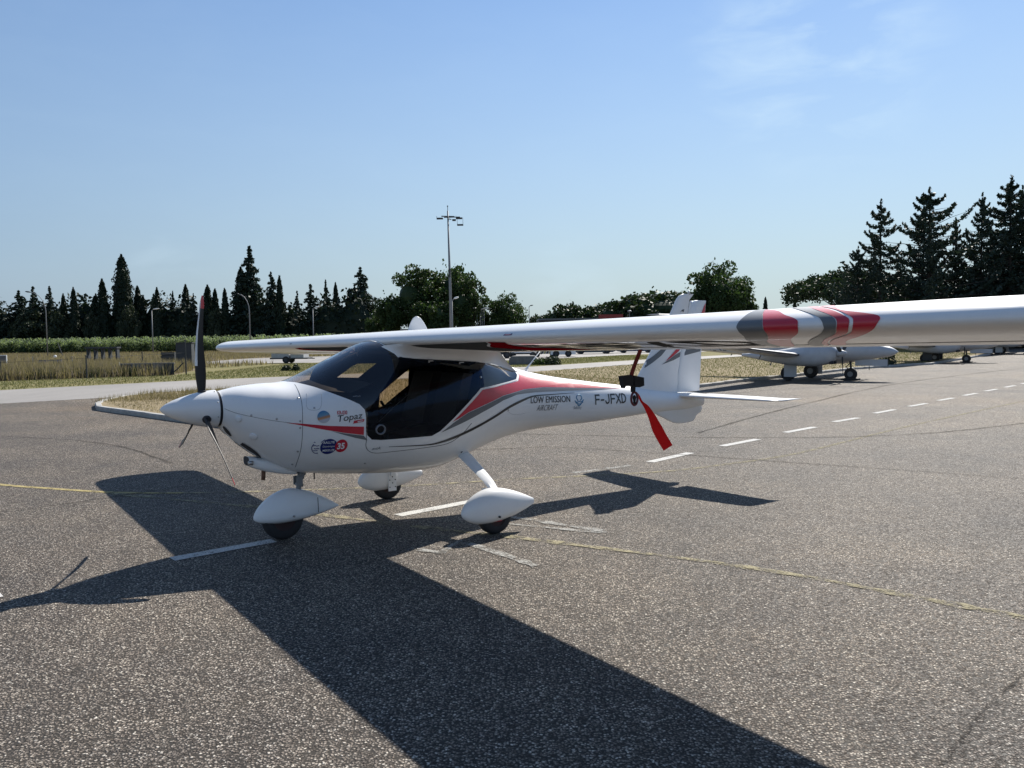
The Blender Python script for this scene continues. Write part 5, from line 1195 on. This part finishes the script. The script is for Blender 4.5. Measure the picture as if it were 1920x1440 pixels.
def street_lamp(x, y, h, arm, label, curved=False, head=.55, group=None, white=True, r_=.07, side=1):
    e = empty("street_lamp", (x, y, -.01), label=label, cat="street lamp", group=group)
    if curved:
        pts = [(0, 0, 0), (0, 0, h*.70)] + [(-side*arm*(1-math.cos(t*math.pi/2)) if False else side*arm*(1-math.cos(t*math.pi/2)), 0, h*.70+h*.28*math.sin(t*math.pi/2)) for t in (.2, .4, .6, .8, .95)]
        MB().tube(pts, [r_]+[r_*.8]+[r_*.6]*5, 8).build("pole", M['steel'], e, smooth=True); hx, hz = pts[-1][0], pts[-1][2]
    else:
        MB().tube([(0, 0, 0), (0, 0, h)], [r_, r_*.65], 8).build("pole", M['steel'], e, smooth=True); hx, hz = 0, h
        MB().tube([(0, 0, h-.1), (side*arm*.6, 0, h+.12)], r_*.6, 6).build("arm", M['steel'], e); hx = side*arm*.6; hz = h+.12
    mb_ = MB().rings([[(hx+side*(t*head), wd_*math.cos(p), hz+.02+t*.10+hh_*math.sin(p)) for p in [2*math.pi*k/10 for k in range(10)]] for t, wd_, hh_ in ((0, .05, .04), (.15, .12, .08), (.6, .15, .10), (.9, .10, .06), (1, .02, .02))], cap=True)
    mb_.build("lamp_head", M['lamphead'] if white else M['darksteel'], e, smooth=True); return e
street_lamp(-56.6, 127, 6.9, .45, "street lamp with bright white head left of the tallest cypress", head=.95, r_=.10)
street_lamp(-60.0, 104, 8.6, 2.0, "tall thin lamp post with long curved arm at the left edge of the trees", curved=True, head=.7, side=-1, white=False, r_=.07)
street_lamp(-37.0, 114, 8.6, 1.5, "curved grey lamp post above the far wing tip", curved=True, head=.3, side=-1, white=False, r_=.10)
street_lamp(-30.0, 122, 6.6, .5, "short straight lamp with white head above the far wing", head=.7, r_=.10)
street_lamp(-5.55, 76, 5.35, .3, "short lamp with white head touching the right side of the floodlight mast", head=.45)
for i, (x, lb) in enumerate([(-4.62, "first pole from the left in the cluster of four white topped lamps"), (-4.22, "second pole from the left in the cluster of four white topped lamps"), (-3.98, "third pole from the left in the cluster of four white topped lamps"), (-3.70, "last pole on the right of the cluster of four white topped lamps")]):
    street_lamp(x, 110, 5.7-(i % 2)*.1, .2, lb, head=.5, group="cluster of white topped lamps", r_=.055, side=1 if i else -1)
street_lamp(3.15, 140, 7.2, .2, "thin lone lamp on the skyline left of the dark hall", head=.6, white=False, r_=.09)
street_lamp(54.6, 160, 8.6, .5, "thin lone lamp on the skyline beside the umbrella pine", head=.9, white=False, r_=.09, side=-1)

# ================================================================ BUILDINGS
M['hall'] = simple("dark_hall_cladding", (.035, .038, .042), .6); M['roofg'] = simple("grey_sheet_roof", (.16, .16, .17), .6); M['signred'] = simple("red_sign_panel", (.28, .03, .03), .5)
hall = empty("dark_hall", (15.3, 172, 0), label="long low dark hall with flat roof and red sign below the distant pines", cat="hall")
MB().box((0, 0, 2.7), (19.0, 12, 5.4)).build("wall", M['hall'], hall)
MB().box((0, 0, 5.55), (19.4, 12.4, .32)).build("roof", M['roofg'], hall)
MB().box((5.2, -6.3, 5.95), (5.0, .2, .9)).build("sign_panel", M['signred'], hall)
MB().tube([(9.1, -6, 5.7), (9.1, -6, 6.9)], .08, 6).ball((9.1, -6, 7.0), .45, 10, 6, (1, 1, .5)).build("roof_aerial", M['steel'], hall)
for i in range(9): 
    MB().box((-8.4+i*2.1, -6.02, 2.2), (1.2, .08, 1.3)).build("window", M['darkcoat'], hall)
shed = empty("grey_gable_shed", (4.3, 176, 0), label="small grey gabled shed at the left end of the dark hall", cat="shed")
MB().box((0, 0, 1.9), (4.6, 8, 3.8)).build("wall", M['roofg'], shed)
MB().prism([(-2.6, 3.8), (2.6, 3.8), (2.6, 5.3), (2.2, 5.3)], -4.2, 4.2).build("roof", M['roofg'], shed)
kiosk = empty("roof_cabin", (63.2, 172, 0), label="tiny dark cabin top on the skyline left of the cedars", cat="cabin")
MB().box((0, 0, 3.6), (2.2, 2.0, 7.2), taper=.9).build("wall", M['hall'], kiosk); MB().box((0, 0, 7.3), (2.8, 2.4, .25)).build("roof", M['roofg'], kiosk)

# ================================================================ OLD FIELD CLUTTER
G_F = "old fence posts along the verge"
def post(x, y, h, label, r_=.035, lean=0, mat='darksteel', name="fence_post", group=G_F):
    o = MB().tube([(0, 0, 0), (lean*h, 0, h)], [r_, r_*.9], 8).box((lean*h, 0, h), (r_*2.3, r_*2.3, .03)).build(name, M[mat], None, (x, y, -.01), label=label, cat="post", group=group); return o
post(-19.75, 37.3, 1.08, "dark fence post standing in the pink weeds left of the concrete trough")
post(-16.55, 40.8, 1.75, "tallest dark fence post just left of the propeller blade", r_=.04)
post(-23.3, 36.6, .85, "short fence post at the left edge in front of the grey sheet")
post(-21.6, 47.0, 1.1, "thin post standing behind the concrete trough")
post(-18.45, 47.5, 1.35, "pale white post between the dark box and the propeller", mat='lamphead', r_=.035)
post(-58.0, 104, 1.9, "leaning pole stub against the maize left of the white headed lamp", lean=-.35, r_=.06)
post(-25.7, 47, .9, "slim stake beside the grey sheet in the weeds", r_=.02, mat='steel')
post(-28.6, 48, .9, "slim stake near the white framed board", r_=.02, mat='steel')
post(-21.0, 43, .62, "short pale stake in the middle of the weeds", r_=.02, mat='lamphead')
# fence wires between posts
MB().tube([(-27.5, 33.7, .78), (-23.3, 36.6, .80), (-19.75, 37.3, .95), (-16.55, 40.8, 1.1)], .006, 4).build("fence_wire", M['darksteel'], None, label="thin sagging wire strung between the old fence posts", cat="wire")
# concrete trough of separate weathered panels
tro = empty("concrete_trough", (-18.25, 40.25, -.01), .28, label="weathered concrete trough of upright panels half hidden by weeds", cat="trough")
for i in range(5):
    x = -1.0+i*.5
    MB().box((x, 0, .29), (.47, .10, .56+.02*(i % 2)), rz=random.uniform(-.03, .03)).build("panel", M['conc'] if i % 2 else M['darksteel'], tro)
MB().box((0, .5, .28), (2.3, .08, .54)).build("back_panel", M['conc'], tro); MB().box((0, .02, .60), (2.5, .16, .06)).build("rim", M['conc'], tro)
MB().tube([(1.1, -.15, .05), (1.42, -.25, .30), (1.7, -.2, .62)], .03, 6).build("bent_rod", M['darksteel'], tro)
# tilted grey sheet
gs = MB().rings([[(-.85, 0, 0), (.85, .0, .02), (.85, .06, .62), (-.55, .06, .60)], [(-.85, .05, 0), (.85, .05, .02), (.85, .11, .62), (-.55, .11, .60)]], cap=True).build("metal_sheet", simple("lilac_grey_sheet", (.16, .155, .19), .6), None, (-29.0, 50.2, .05), label="lilac grey metal sheet lying upright in the dry weeds", cat="metal sheet")
bd = empty("framed_board", (-33.8, 52.5, 0), .1, label="grey board with white frame at the left edge of the weeds", cat="board")
MB().box((0, 0, .62), (1.5, .04, .62)).build("panel", M['conc'], bd); MB().box((0, -.01, .95), (1.58, .05, .05)).box((0, -.01, .30), (1.58, .05, .05)).box((.77, -.01, .62), (.05, .05, .62)).box((-.77, -.01, .62), (.05, .05, .62)).build("frame", M['lamphead'], bd)
for sx_ in (-.6, .6): MB().tube([(sx_, .03, 0), (sx_, .03, .35)], .03, 6).build("leg", M['darksteel'], bd)
rk = empty("steel_rack", (-37.6, 74, 0), .05, label="dark steel rack on five legs in front of the maize", cat="rack")
MB().box((0, 0, 1.28), (2.9, .9, .14)).build("top", M['darksteel'], rk)
for i in range(5): MB().box((-1.3+i*.65, 0, .60), (.16, .5, 1.22)).build("leg", M['darksteel'], rk)
b1 = empty("dark_box", (-20.9, 51.5, 0), .15, label="large dark box standing left of the propeller blade", cat="box")
MB().box((0, 0, .85), (.95, .8, 1.5)).build("body", M['darksteel'], b1); MB().box((0, 0, 1.62), (1.05, .9, .05)).build("lid", M['hall'], b1)
b2 = empty("dark_crate", (-22.9, 54, 0), -.1, label="smaller dark crate with open front left of the large dark box", cat="crate")
for i in range(4): MB().box((0, -.4, .2+i*.24), (.95, .03, .17)).build("slat", M['darksteel'], b2)
MB().box((0, .02, .52), (.9, .75, .95)).build("body", M['hall'], b2)
tuft = MB().ball((0, 0, .35), .12, 10, 8, (1, .8, .9)).build("white_bundle", M['lamphead'], None, (-35.2, 62, .35), label="small white bundle caught in the weeds below the street lamp", cat="bundle")

# shrubs beside the rough verge
def bush(x, y, h, w_, label, mat='bush', n=900, seed=0, leaf=.12):
    rl = np.random.default_rng(seed); P = rl.normal(size=(n, 3)); P /= np.linalg.norm(P, axis=1)[:, None]; P *= rl.uniform(.4, 1, (n, 1)); P[:, 2] = np.abs(P[:, 2]); P *= np.array([w_, w_, h])
    v, f = leaf_quads(P, leaf, rl, elong=1.4); me = crown_mesh("foliage", v, f, M[mat]); return link("bush", me, None, None, (x, y, 0), label=label, cat="bush", group="low bushes")
bush(2.42, 48.4, .55, .62, "low dark bush right of the weathered concrete block", seed=1)
bush(1.75, 48.6, .42, .65, "flattened bush between the concrete block and the dark bush", seed=2, mat='broad')
bush(-12.4, 44.2, .30, .28, "small bush on the verge below the far wing", seed=3)
bush(-11.8, 43.9, .36, .20, "tiny upright bush on the verge below the white trailer", seed=4)
bush(18.2, 38.9, .75, .45, "weedy tuft growing on the kerb between the two parked twins", seed=5, n=500)
cb = MB().rings([[(x_*s_, y_*s_, z_) for x_, y_ in ((-.9, -.35), (.85, -.4), (.95, .3), (-.8, .4))] for z_, s_ in ((0, 1), (.35, .98), (.52, .82), (.56, .6))], cap=True).build("concrete_block", M['conc'], None, (.72, 49.6, 0), angle=R(30), label="weathered concrete block on the far side of the taxiway", cat="block")

# ================================================================ GROUND VEHICLES FAR BEHIND
def wheel_bg(mb, c, r_, w_=.2):
    x_, y_, z_ = c
    for q in ((1, .5), (.98, .5)): pass
    mb.rings([[(x_+r_*k*math.cos(t), y_+w_*p, z_+r_*k*math.sin(t)) for t in [2*math.pi*i/18 for i in range(18)]] for p, k in ((-.5, .5), (-.5, .92), (-.3, 1), (.3, 1), (.5, .92), (.5, .5))], cap=True)
def wheels(parent, pos, r_, w_=.2):
    for p in pos:
        m_ = MB(); wheel_bg(m_, (p[0], p[1], r_), r_, w_); o = m_.build("wheel", M['rubber'], parent, smooth=False)
        m2_ = MB(); wheel_bg(m2_, (p[0], p[1], r_), r_*.5, w_*1.05); m2_.build("hub", M['darksteel'], o)
tt = empty("baggage_tractor", (4.35, 69.2, 0), -.05, label="white baggage tractor seen under the wing beside the striped ramp", cat="tractor")
MB().rings([[(-1.0, y_, .20), (1.15, y_, .20), (1.15, y_, .85), (.3, y_, .95), (.25, y_, 1.05), (-.5, y_, 1.05), (-1.0, y_, .95)] for y_ in (-.65, .65)], cap=True).build("body", M['white2'], tt, angle=R(30))
MB().box((-.45, 0, 1.15), (.5, 1.0, .22)).build("seat", M['seat'], tt); MB().tube([(.1, 0, 1.0), (-.05, 0, 1.3)], .02, 6).build("steering_column", M['darksteel'], tt)
wheels(tt, [(-.52, -.6), (.52, -.6), (-.52, .6), (.52, .6)], .28)
MB().box((1.3, 0, .5), (.3, .5, .15)).build("tow_hook", M['darksteel'], tt)
ramp = empty("striped_ramp", (2.85, 69.4, 0), -.05, label="yellow and black striped ramp left of the white baggage tractor", cat="ramp")
M['yellow'] = simple("yellow_stripe_paint", (.5, .42, .12), .5)
for i in range(7):
    x0_ = -.75+i*.22; MB().prism([(x0_, .28), (x0_+.13, .28), (x0_+.43, .95), (x0_+.30, .95)], -.62, -.58).build("stripe", M['yellow'] if i % 2 else M['darksteel'], ramp)
MB().box((.05, 0, .60), (1.9, 1.1, .66)).build("body", M['white2'], ramp); wheels(ramp, [(-.6, -.5), (.65, -.5)], .2)
tr1 = empty("baggage_trailer", (.95, 67.6, 0), -.04, label="low white baggage trailer left of the striped ramp", cat="trailer")
MB().box((0, 0, .62), (1.9, 1.4, .42)).build("body", M['white2'], tr1); MB().box((0, 0, .34), (2.3, 1.3, .10)).build("chassis", M['darksteel'], tr1); wheels(tr1, [(-.85, -.6), (.85, -.6), (-.85, .6), (.85, .6)], .26); MB().tube([(1.1, 0, .34), (1.6, 0, .3)], .04, 6).build("tow_bar", M['darksteel'], tr1)
tr2 = empty("ground_power_unit", (-1.15, 66.4, 0), .02, label="grey ground power unit with exposed machinery behind the wing root", cat="power unit")
MB().box((0, 0, .95), (1.9, 1.2, .75)).build("housing", M['roofg'], tr2); MB().box((0, 0, .42), (2.2, 1.1, .2)).build("chassis", M['darksteel'], tr2); MB().tube([(-.7, -.62, .75), (-.2, -.66, .62), (.1, -.62, .8), (.5, -.66, .6)], .07, 8).build("hose", M['rubber'], tr2); wheels(tr2, [(-.7, -.55), (.75, -.55), (-.7, .55), (.75, .55)], .30)
def car(x, y, rz, mat, label, L_=4.2):
    e = empty("parked_car", (x, y, 0), rz, label=label, cat="car", group="cars parked far behind the wing")
    MB().rings([[(q_[0]*L_/4.2, y_*q_[2], q_[1]) for q_ in ((-2.1, .22, 1), (-2.1, .75, 1), (-1.6, .92, .98), (-.9, 1.38, .80), (.5, 1.40, .80), (1.1, .98, .95), (2.0, .82, .98), (2.12, .26, 1), (1.8, .15, 1), (-1.8, .15, 1))] for y_ in (-.85, .85)], cap=True).build("body", mat, e, angle=R(35))
    MB().prism([(-1.2, .96), (-.82, 1.32), (.42, 1.34), (.92, 1.0)], -.80, .80).build("side_windows", M['darkcoat'], e)
    wheels(e, [(-1.3, -.78), (1.3, -.78), (-1.3, .78), (1.3, .78)], .31, .2); return e
M['cardark'] = simple("dark_car_paint", (.02, .022, .03), .3, coat=.6); M['carblue'] = simple("deep_blue_car_paint", (.015, .025, .07), .3, coat=.6)
car(8.2, 80.8, .05, M['cardark'], "black car parked first from the left beyond the tractor")
car(12.9, 83.5, -.03, M['carblue'], "dark blue car parked in the middle of the far row")
car(17.7, 86.5, .04, M['cardark'], "black car parked at the right end of the far row beside the tail fin", 4.5)
car(6.4, 92, .1, M['white2'], "white car parked further back behind the black one")
M["roofl"] = simple("faded_white_panels", (.36, .37, .38), .6)
tl = empty("white_trailer", (-16.6, 60.2, 0), -.1, label="low white twin box trailer under the far wing", cat="trailer")
MB().box((-.55, 0, .60), (1.35, 1.1, .40)).build("box_body", M['roofl'], tl); MB().box((.75, 0, .63), (1.0, 1.1, .46)).build("box_body", M['roofl'], tl); MB().box((.1, 0, .36), (2.9, 1.1, .10)).build("chassis", M['darksteel'], tl)
wheels(tl, [(-.1, -.55), (-.1, .55)], .26); MB().tube([(1.3, 0, .36), (1.9, 0, .34)], .04, 6).build("tow_bar", M['darksteel'], tl)
MB().box((.75, -.605, .80), (.6, .012, .28)).build("number_panel", M['grayp'], tl)

# ================================================================ PARKED TWIN ENGINE AIRCRAFT
def herm_rings(st, n=20, ex=2.0):
    rg = []
    for (x_, zt, zb, w_) in st:
        zc = (zt+zb)/2; hh = (zt-zb)/2; rg.append([(x_, w_*math.copysign(abs(math.cos(p))**(2/ex), math.cos(p)), zc+hh*math.copysign(abs(math.sin(p))**(2/ex), math.sin(p))) for p in [2*math.pi*k/n for k in range(n)]])
    return rg
def dense(st, m=5):
    xs_ = [s[0] for s in st]; o = []
    for i in range(len(st)-1):
        for j in range(m): x_ = xs_[i]+(xs_[i+1]-xs_[i])*j/m; o.append((x_,)+tuple(_herm(xs_, [s[k] for s in st], x_) for k in (1, 2, 3)))
    o.append(st[-1]); return o
def simple_wing(rows, th=.13, n=12):
    rg = []
    for (y_, le, te, z_) in rows:
        ch = te-le; rg.append([(le+ch*x_, y_, z_+s_*th*ch*foil(x_)) for x_, s_ in [((.5-.5*math.cos(math.pi*j/n)), 1) for j in range(n+1)] + [((.5-.5*math.cos(math.pi*(n-j)/n)), -1) for j in range(1, n)]])
    return MB().rings(rg, cap=True)
def twin(parent_name, loc, rz, label, dark_gear):
    # local: x = aft measured from the nose wheel, y = starboard(+)
    e = empty(parent_name, loc, rz, label=label, cat="aircraft", group="twin engine aircraft parked along the kerb")
    FU = dense([(-1.52, .99, .97, .02), (-1.40, 1.08, .88, .12), (-1.0, 1.22, .78, .28), (-.3, 1.36, .68, .44), (.5, 1.58, .62, .56), (1.2, 1.92, .60, .60), (2.0, 1.98, .62, .60), (2.9, 1.72, .70, .50), (3.9, 1.42, .85, .30), (5.2, 1.32, .98, .19), (6.4, 1.30, 1.08, .12), (6.9, 1.30, 1.14, .05)])
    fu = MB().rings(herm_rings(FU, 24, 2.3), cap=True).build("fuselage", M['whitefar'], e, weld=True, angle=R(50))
    MB().rings(herm_rings([(x_, zt+.008, zt-.42, w_*.93) for (x_, zt, zb, w_) in FU if .62 < x_ < 2.5], 16, 2.2), cap=True).build("canopy", M['darkcoat'], e, smooth=True)
    for sg in (1, -1):
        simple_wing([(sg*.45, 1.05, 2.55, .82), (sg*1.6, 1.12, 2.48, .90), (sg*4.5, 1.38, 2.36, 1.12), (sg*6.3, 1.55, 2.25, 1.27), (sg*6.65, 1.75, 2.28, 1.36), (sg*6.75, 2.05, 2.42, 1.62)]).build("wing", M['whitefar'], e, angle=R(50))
        simple_wing([(sg*6.0, 1.515, 1.60, 1.245), (sg*1.75, 1.115, 1.24, .91)], th=.5, n=6).build("deice_boot", M['seam'], e, smooth=True)
        NC = dense([(-.02, 1.08, .86, .12), (.10, 1.20, .70, .26), (.45, 1.25, .56, .33), (1.1, 1.22, .52, .34), (1.9, 1.08, .60, .28), (2.8, .98, .76, .14), (3.3, .94, .86, .04)], 3)
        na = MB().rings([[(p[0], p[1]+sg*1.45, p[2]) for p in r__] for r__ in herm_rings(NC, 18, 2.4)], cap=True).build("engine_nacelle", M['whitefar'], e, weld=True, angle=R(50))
        for dy in (-.14, .14): MB().tube([(.06, sg*1.45+dy, .66), (.20, sg*1.45+dy, .64)], [.055, .05], 10).build("air_inlet", M['seam'], na)
        MB().rings([[(x_, sg*1.45+r_*math.sin(t), .97+r_*math.cos(t)) for t in [2*math.pi*i/16 for i in range(16)]] for x_, r_ in ((-.34, .005), (-.28, .06), (-.16, .105), (-.03, .13))], cap=True).build("spinner", M['whitefar'], e, smooth=True)
        for k in range(3):
            ph = math.pi+.12+k*2*math.pi/3; rg = []
            for t in (0, .2, .45, .7, .9, 1):
                r_ = .12+.56*t; ch = [.07, .12, .13, .11, .075, .03][[0, .2, .45, .7, .9, 1].index(t)]; tw = R(50-35*t); ring_ = []
                for m_ in range(8):
                    a_ = 2*math.pi*m_/8; u_ = math.cos(a_)*ch/2; v_ = math.sin(a_)*.012; ring_.append((-.17+u_*math.sin(tw)+v_*math.cos(tw), sg*1.45+r_*math.sin(ph)+u_*math.cos(tw)*math.cos(ph), .97+r_*math.cos(ph)-u_*math.cos(tw)*math.sin(ph)))
                rg.append(ring_)
            MB().rings(rg, cap=True).build("propeller_blade", M['prop'] if dark_gear else M['darksteel'], e, smooth=True)
        # main gear with tall door plate
        MB().tube([(1.62, sg*1.16, .70), (1.68, sg*1.14, .45), (1.735, sg*1.10, .26)], [.05, .045, .035], 10).build("gear_leg", M['darksteel'], e, smooth=True)
        w1_ = MB(); wheel_bg(w1_, (1.76, sg*1.10, .255), .255, .17); w1_.build("wheel", M['rubber'], e)
        w2_ = MB(); wheel_bg(w2_, (1.76, sg*1.10, .255), .12, .18); w2_.build("rim", M['steel'], e)
        MB().box((1.62, sg*1.27, .43), (.44, .025, .58)).build("gear_door", M['whitefar'] if not dark_gear else M['hall'], e)
        MB().tube([(2.55, sg*.55, .74), (2.62, sg*.57, .50)], .022, 6).build("step", M['steel'], e)
        MB().tube([(2.2, sg*2.4, .92), (2.28, sg*2.4, .76)], .02, 6).build("wing_drain", M['steel'], e)
    MB().tube([(.02, 0, .74), (.0, 0, .50), (-.01, 0, .22)], [.045, .035, .035], 10).tube([(.02, 0, .60), (.16, 0, .45), (.02, 0, .36)], .018, 6).build("nose_leg", M['darksteel'], e, smooth=True)
    w3 = MB(); wheel_bg(w3, (0, 0, .215), .215, .13); w3.build("nose_wheel", M['rubber'], e); w4 = MB(); wheel_bg(w4, (0, 0, .215), .10, .14); w4.build("nose_rim", M['steel'], e)
    MB().box((-.72, .16, .62), (1.05, .02, .22)).build("nose_gear_door", M['whitefar'], e); MB().box((-1.245, .16, .62), (.02, .03, .23)).build("door_edge", M['seam'], e)
    MB().box((.0, 0, .04), (.55, .30, .06)).build("wheel_chock", M['rubber'], e)
    fin_loft("fin", [(1.15, 5.6, 6.75, .10), (1.6, 5.95, 6.85, .10), (2.35, 6.35, 7.0, .10), (2.45, 6.45, 7.0, .08)], M['whitefar'], e)
    simple_wing([(-1.6, 6.55, 7.1, 2.44), (0, 6.4, 7.1, 2.44), (1.6, 6.55, 7.1, 2.44)], .10).build("tailplane", M['whitefar'], e, angle=R(50))
    vfn = fin_loft("ventral_fin", [(.70, 6.2, 6.6, .06), (1.1, 5.9, 6.7, .06)], M['whitefar'], e)
    MB().prism([(4.3, .93), (4.36, .93), (4.40, .84), (4.37, .84)], -.006, .006).build("belly_aerial", M['seam'], e)
    # lettering along the starboard tail boom
    bm_ = text_bm("PHERE", .30, bold=.004, sx=1.15, space=1.15); grid_cut(bm_, .1, .3)
    xs_ = [s[0] for s in FU]
    def onboom(x_, y_):
        a_ = 5.55-x_; zt, zb, w_ = (_herm(xs_, [s[k] for s in FU], a_) for k in (1, 2, 3)); z_ = 1.02+y_; q_ = (z_-(zt+zb)/2)/((zt-zb)/2); return Vector((a_, w_*math.sqrt(max(0.02, 1-abs(q_)**2.3))+.006, z_))
    project(bm_, onboom, "boom_lettering", M['gray'], fu)
    return e
HD = math.atan2(.643, -.766)     # local +x (aft) points away and to the left of the viewer
t1 = twin("twin_aircraft", (11.68, 27.66, 0), HD, "nearest white twin engine aircraft with low wing parked behind the near wing", False)
t2 = copy_tree(t1); t2.location = (24.24, 42.81, 0); t2["label"] = "second white twin engine aircraft in the row with dark main gear doors"
for c_ in t2.children:
    if c_.name.startswith("gear_door"): c_.data = c_.data.copy(); c_.data.materials.clear(); c_.data.materials.append(M['hall'])
t3 = copy_tree(t1); t3.location = (37.4, 58.2, 0); t3["label"] = "third and farthest twin engine aircraft at the right edge"
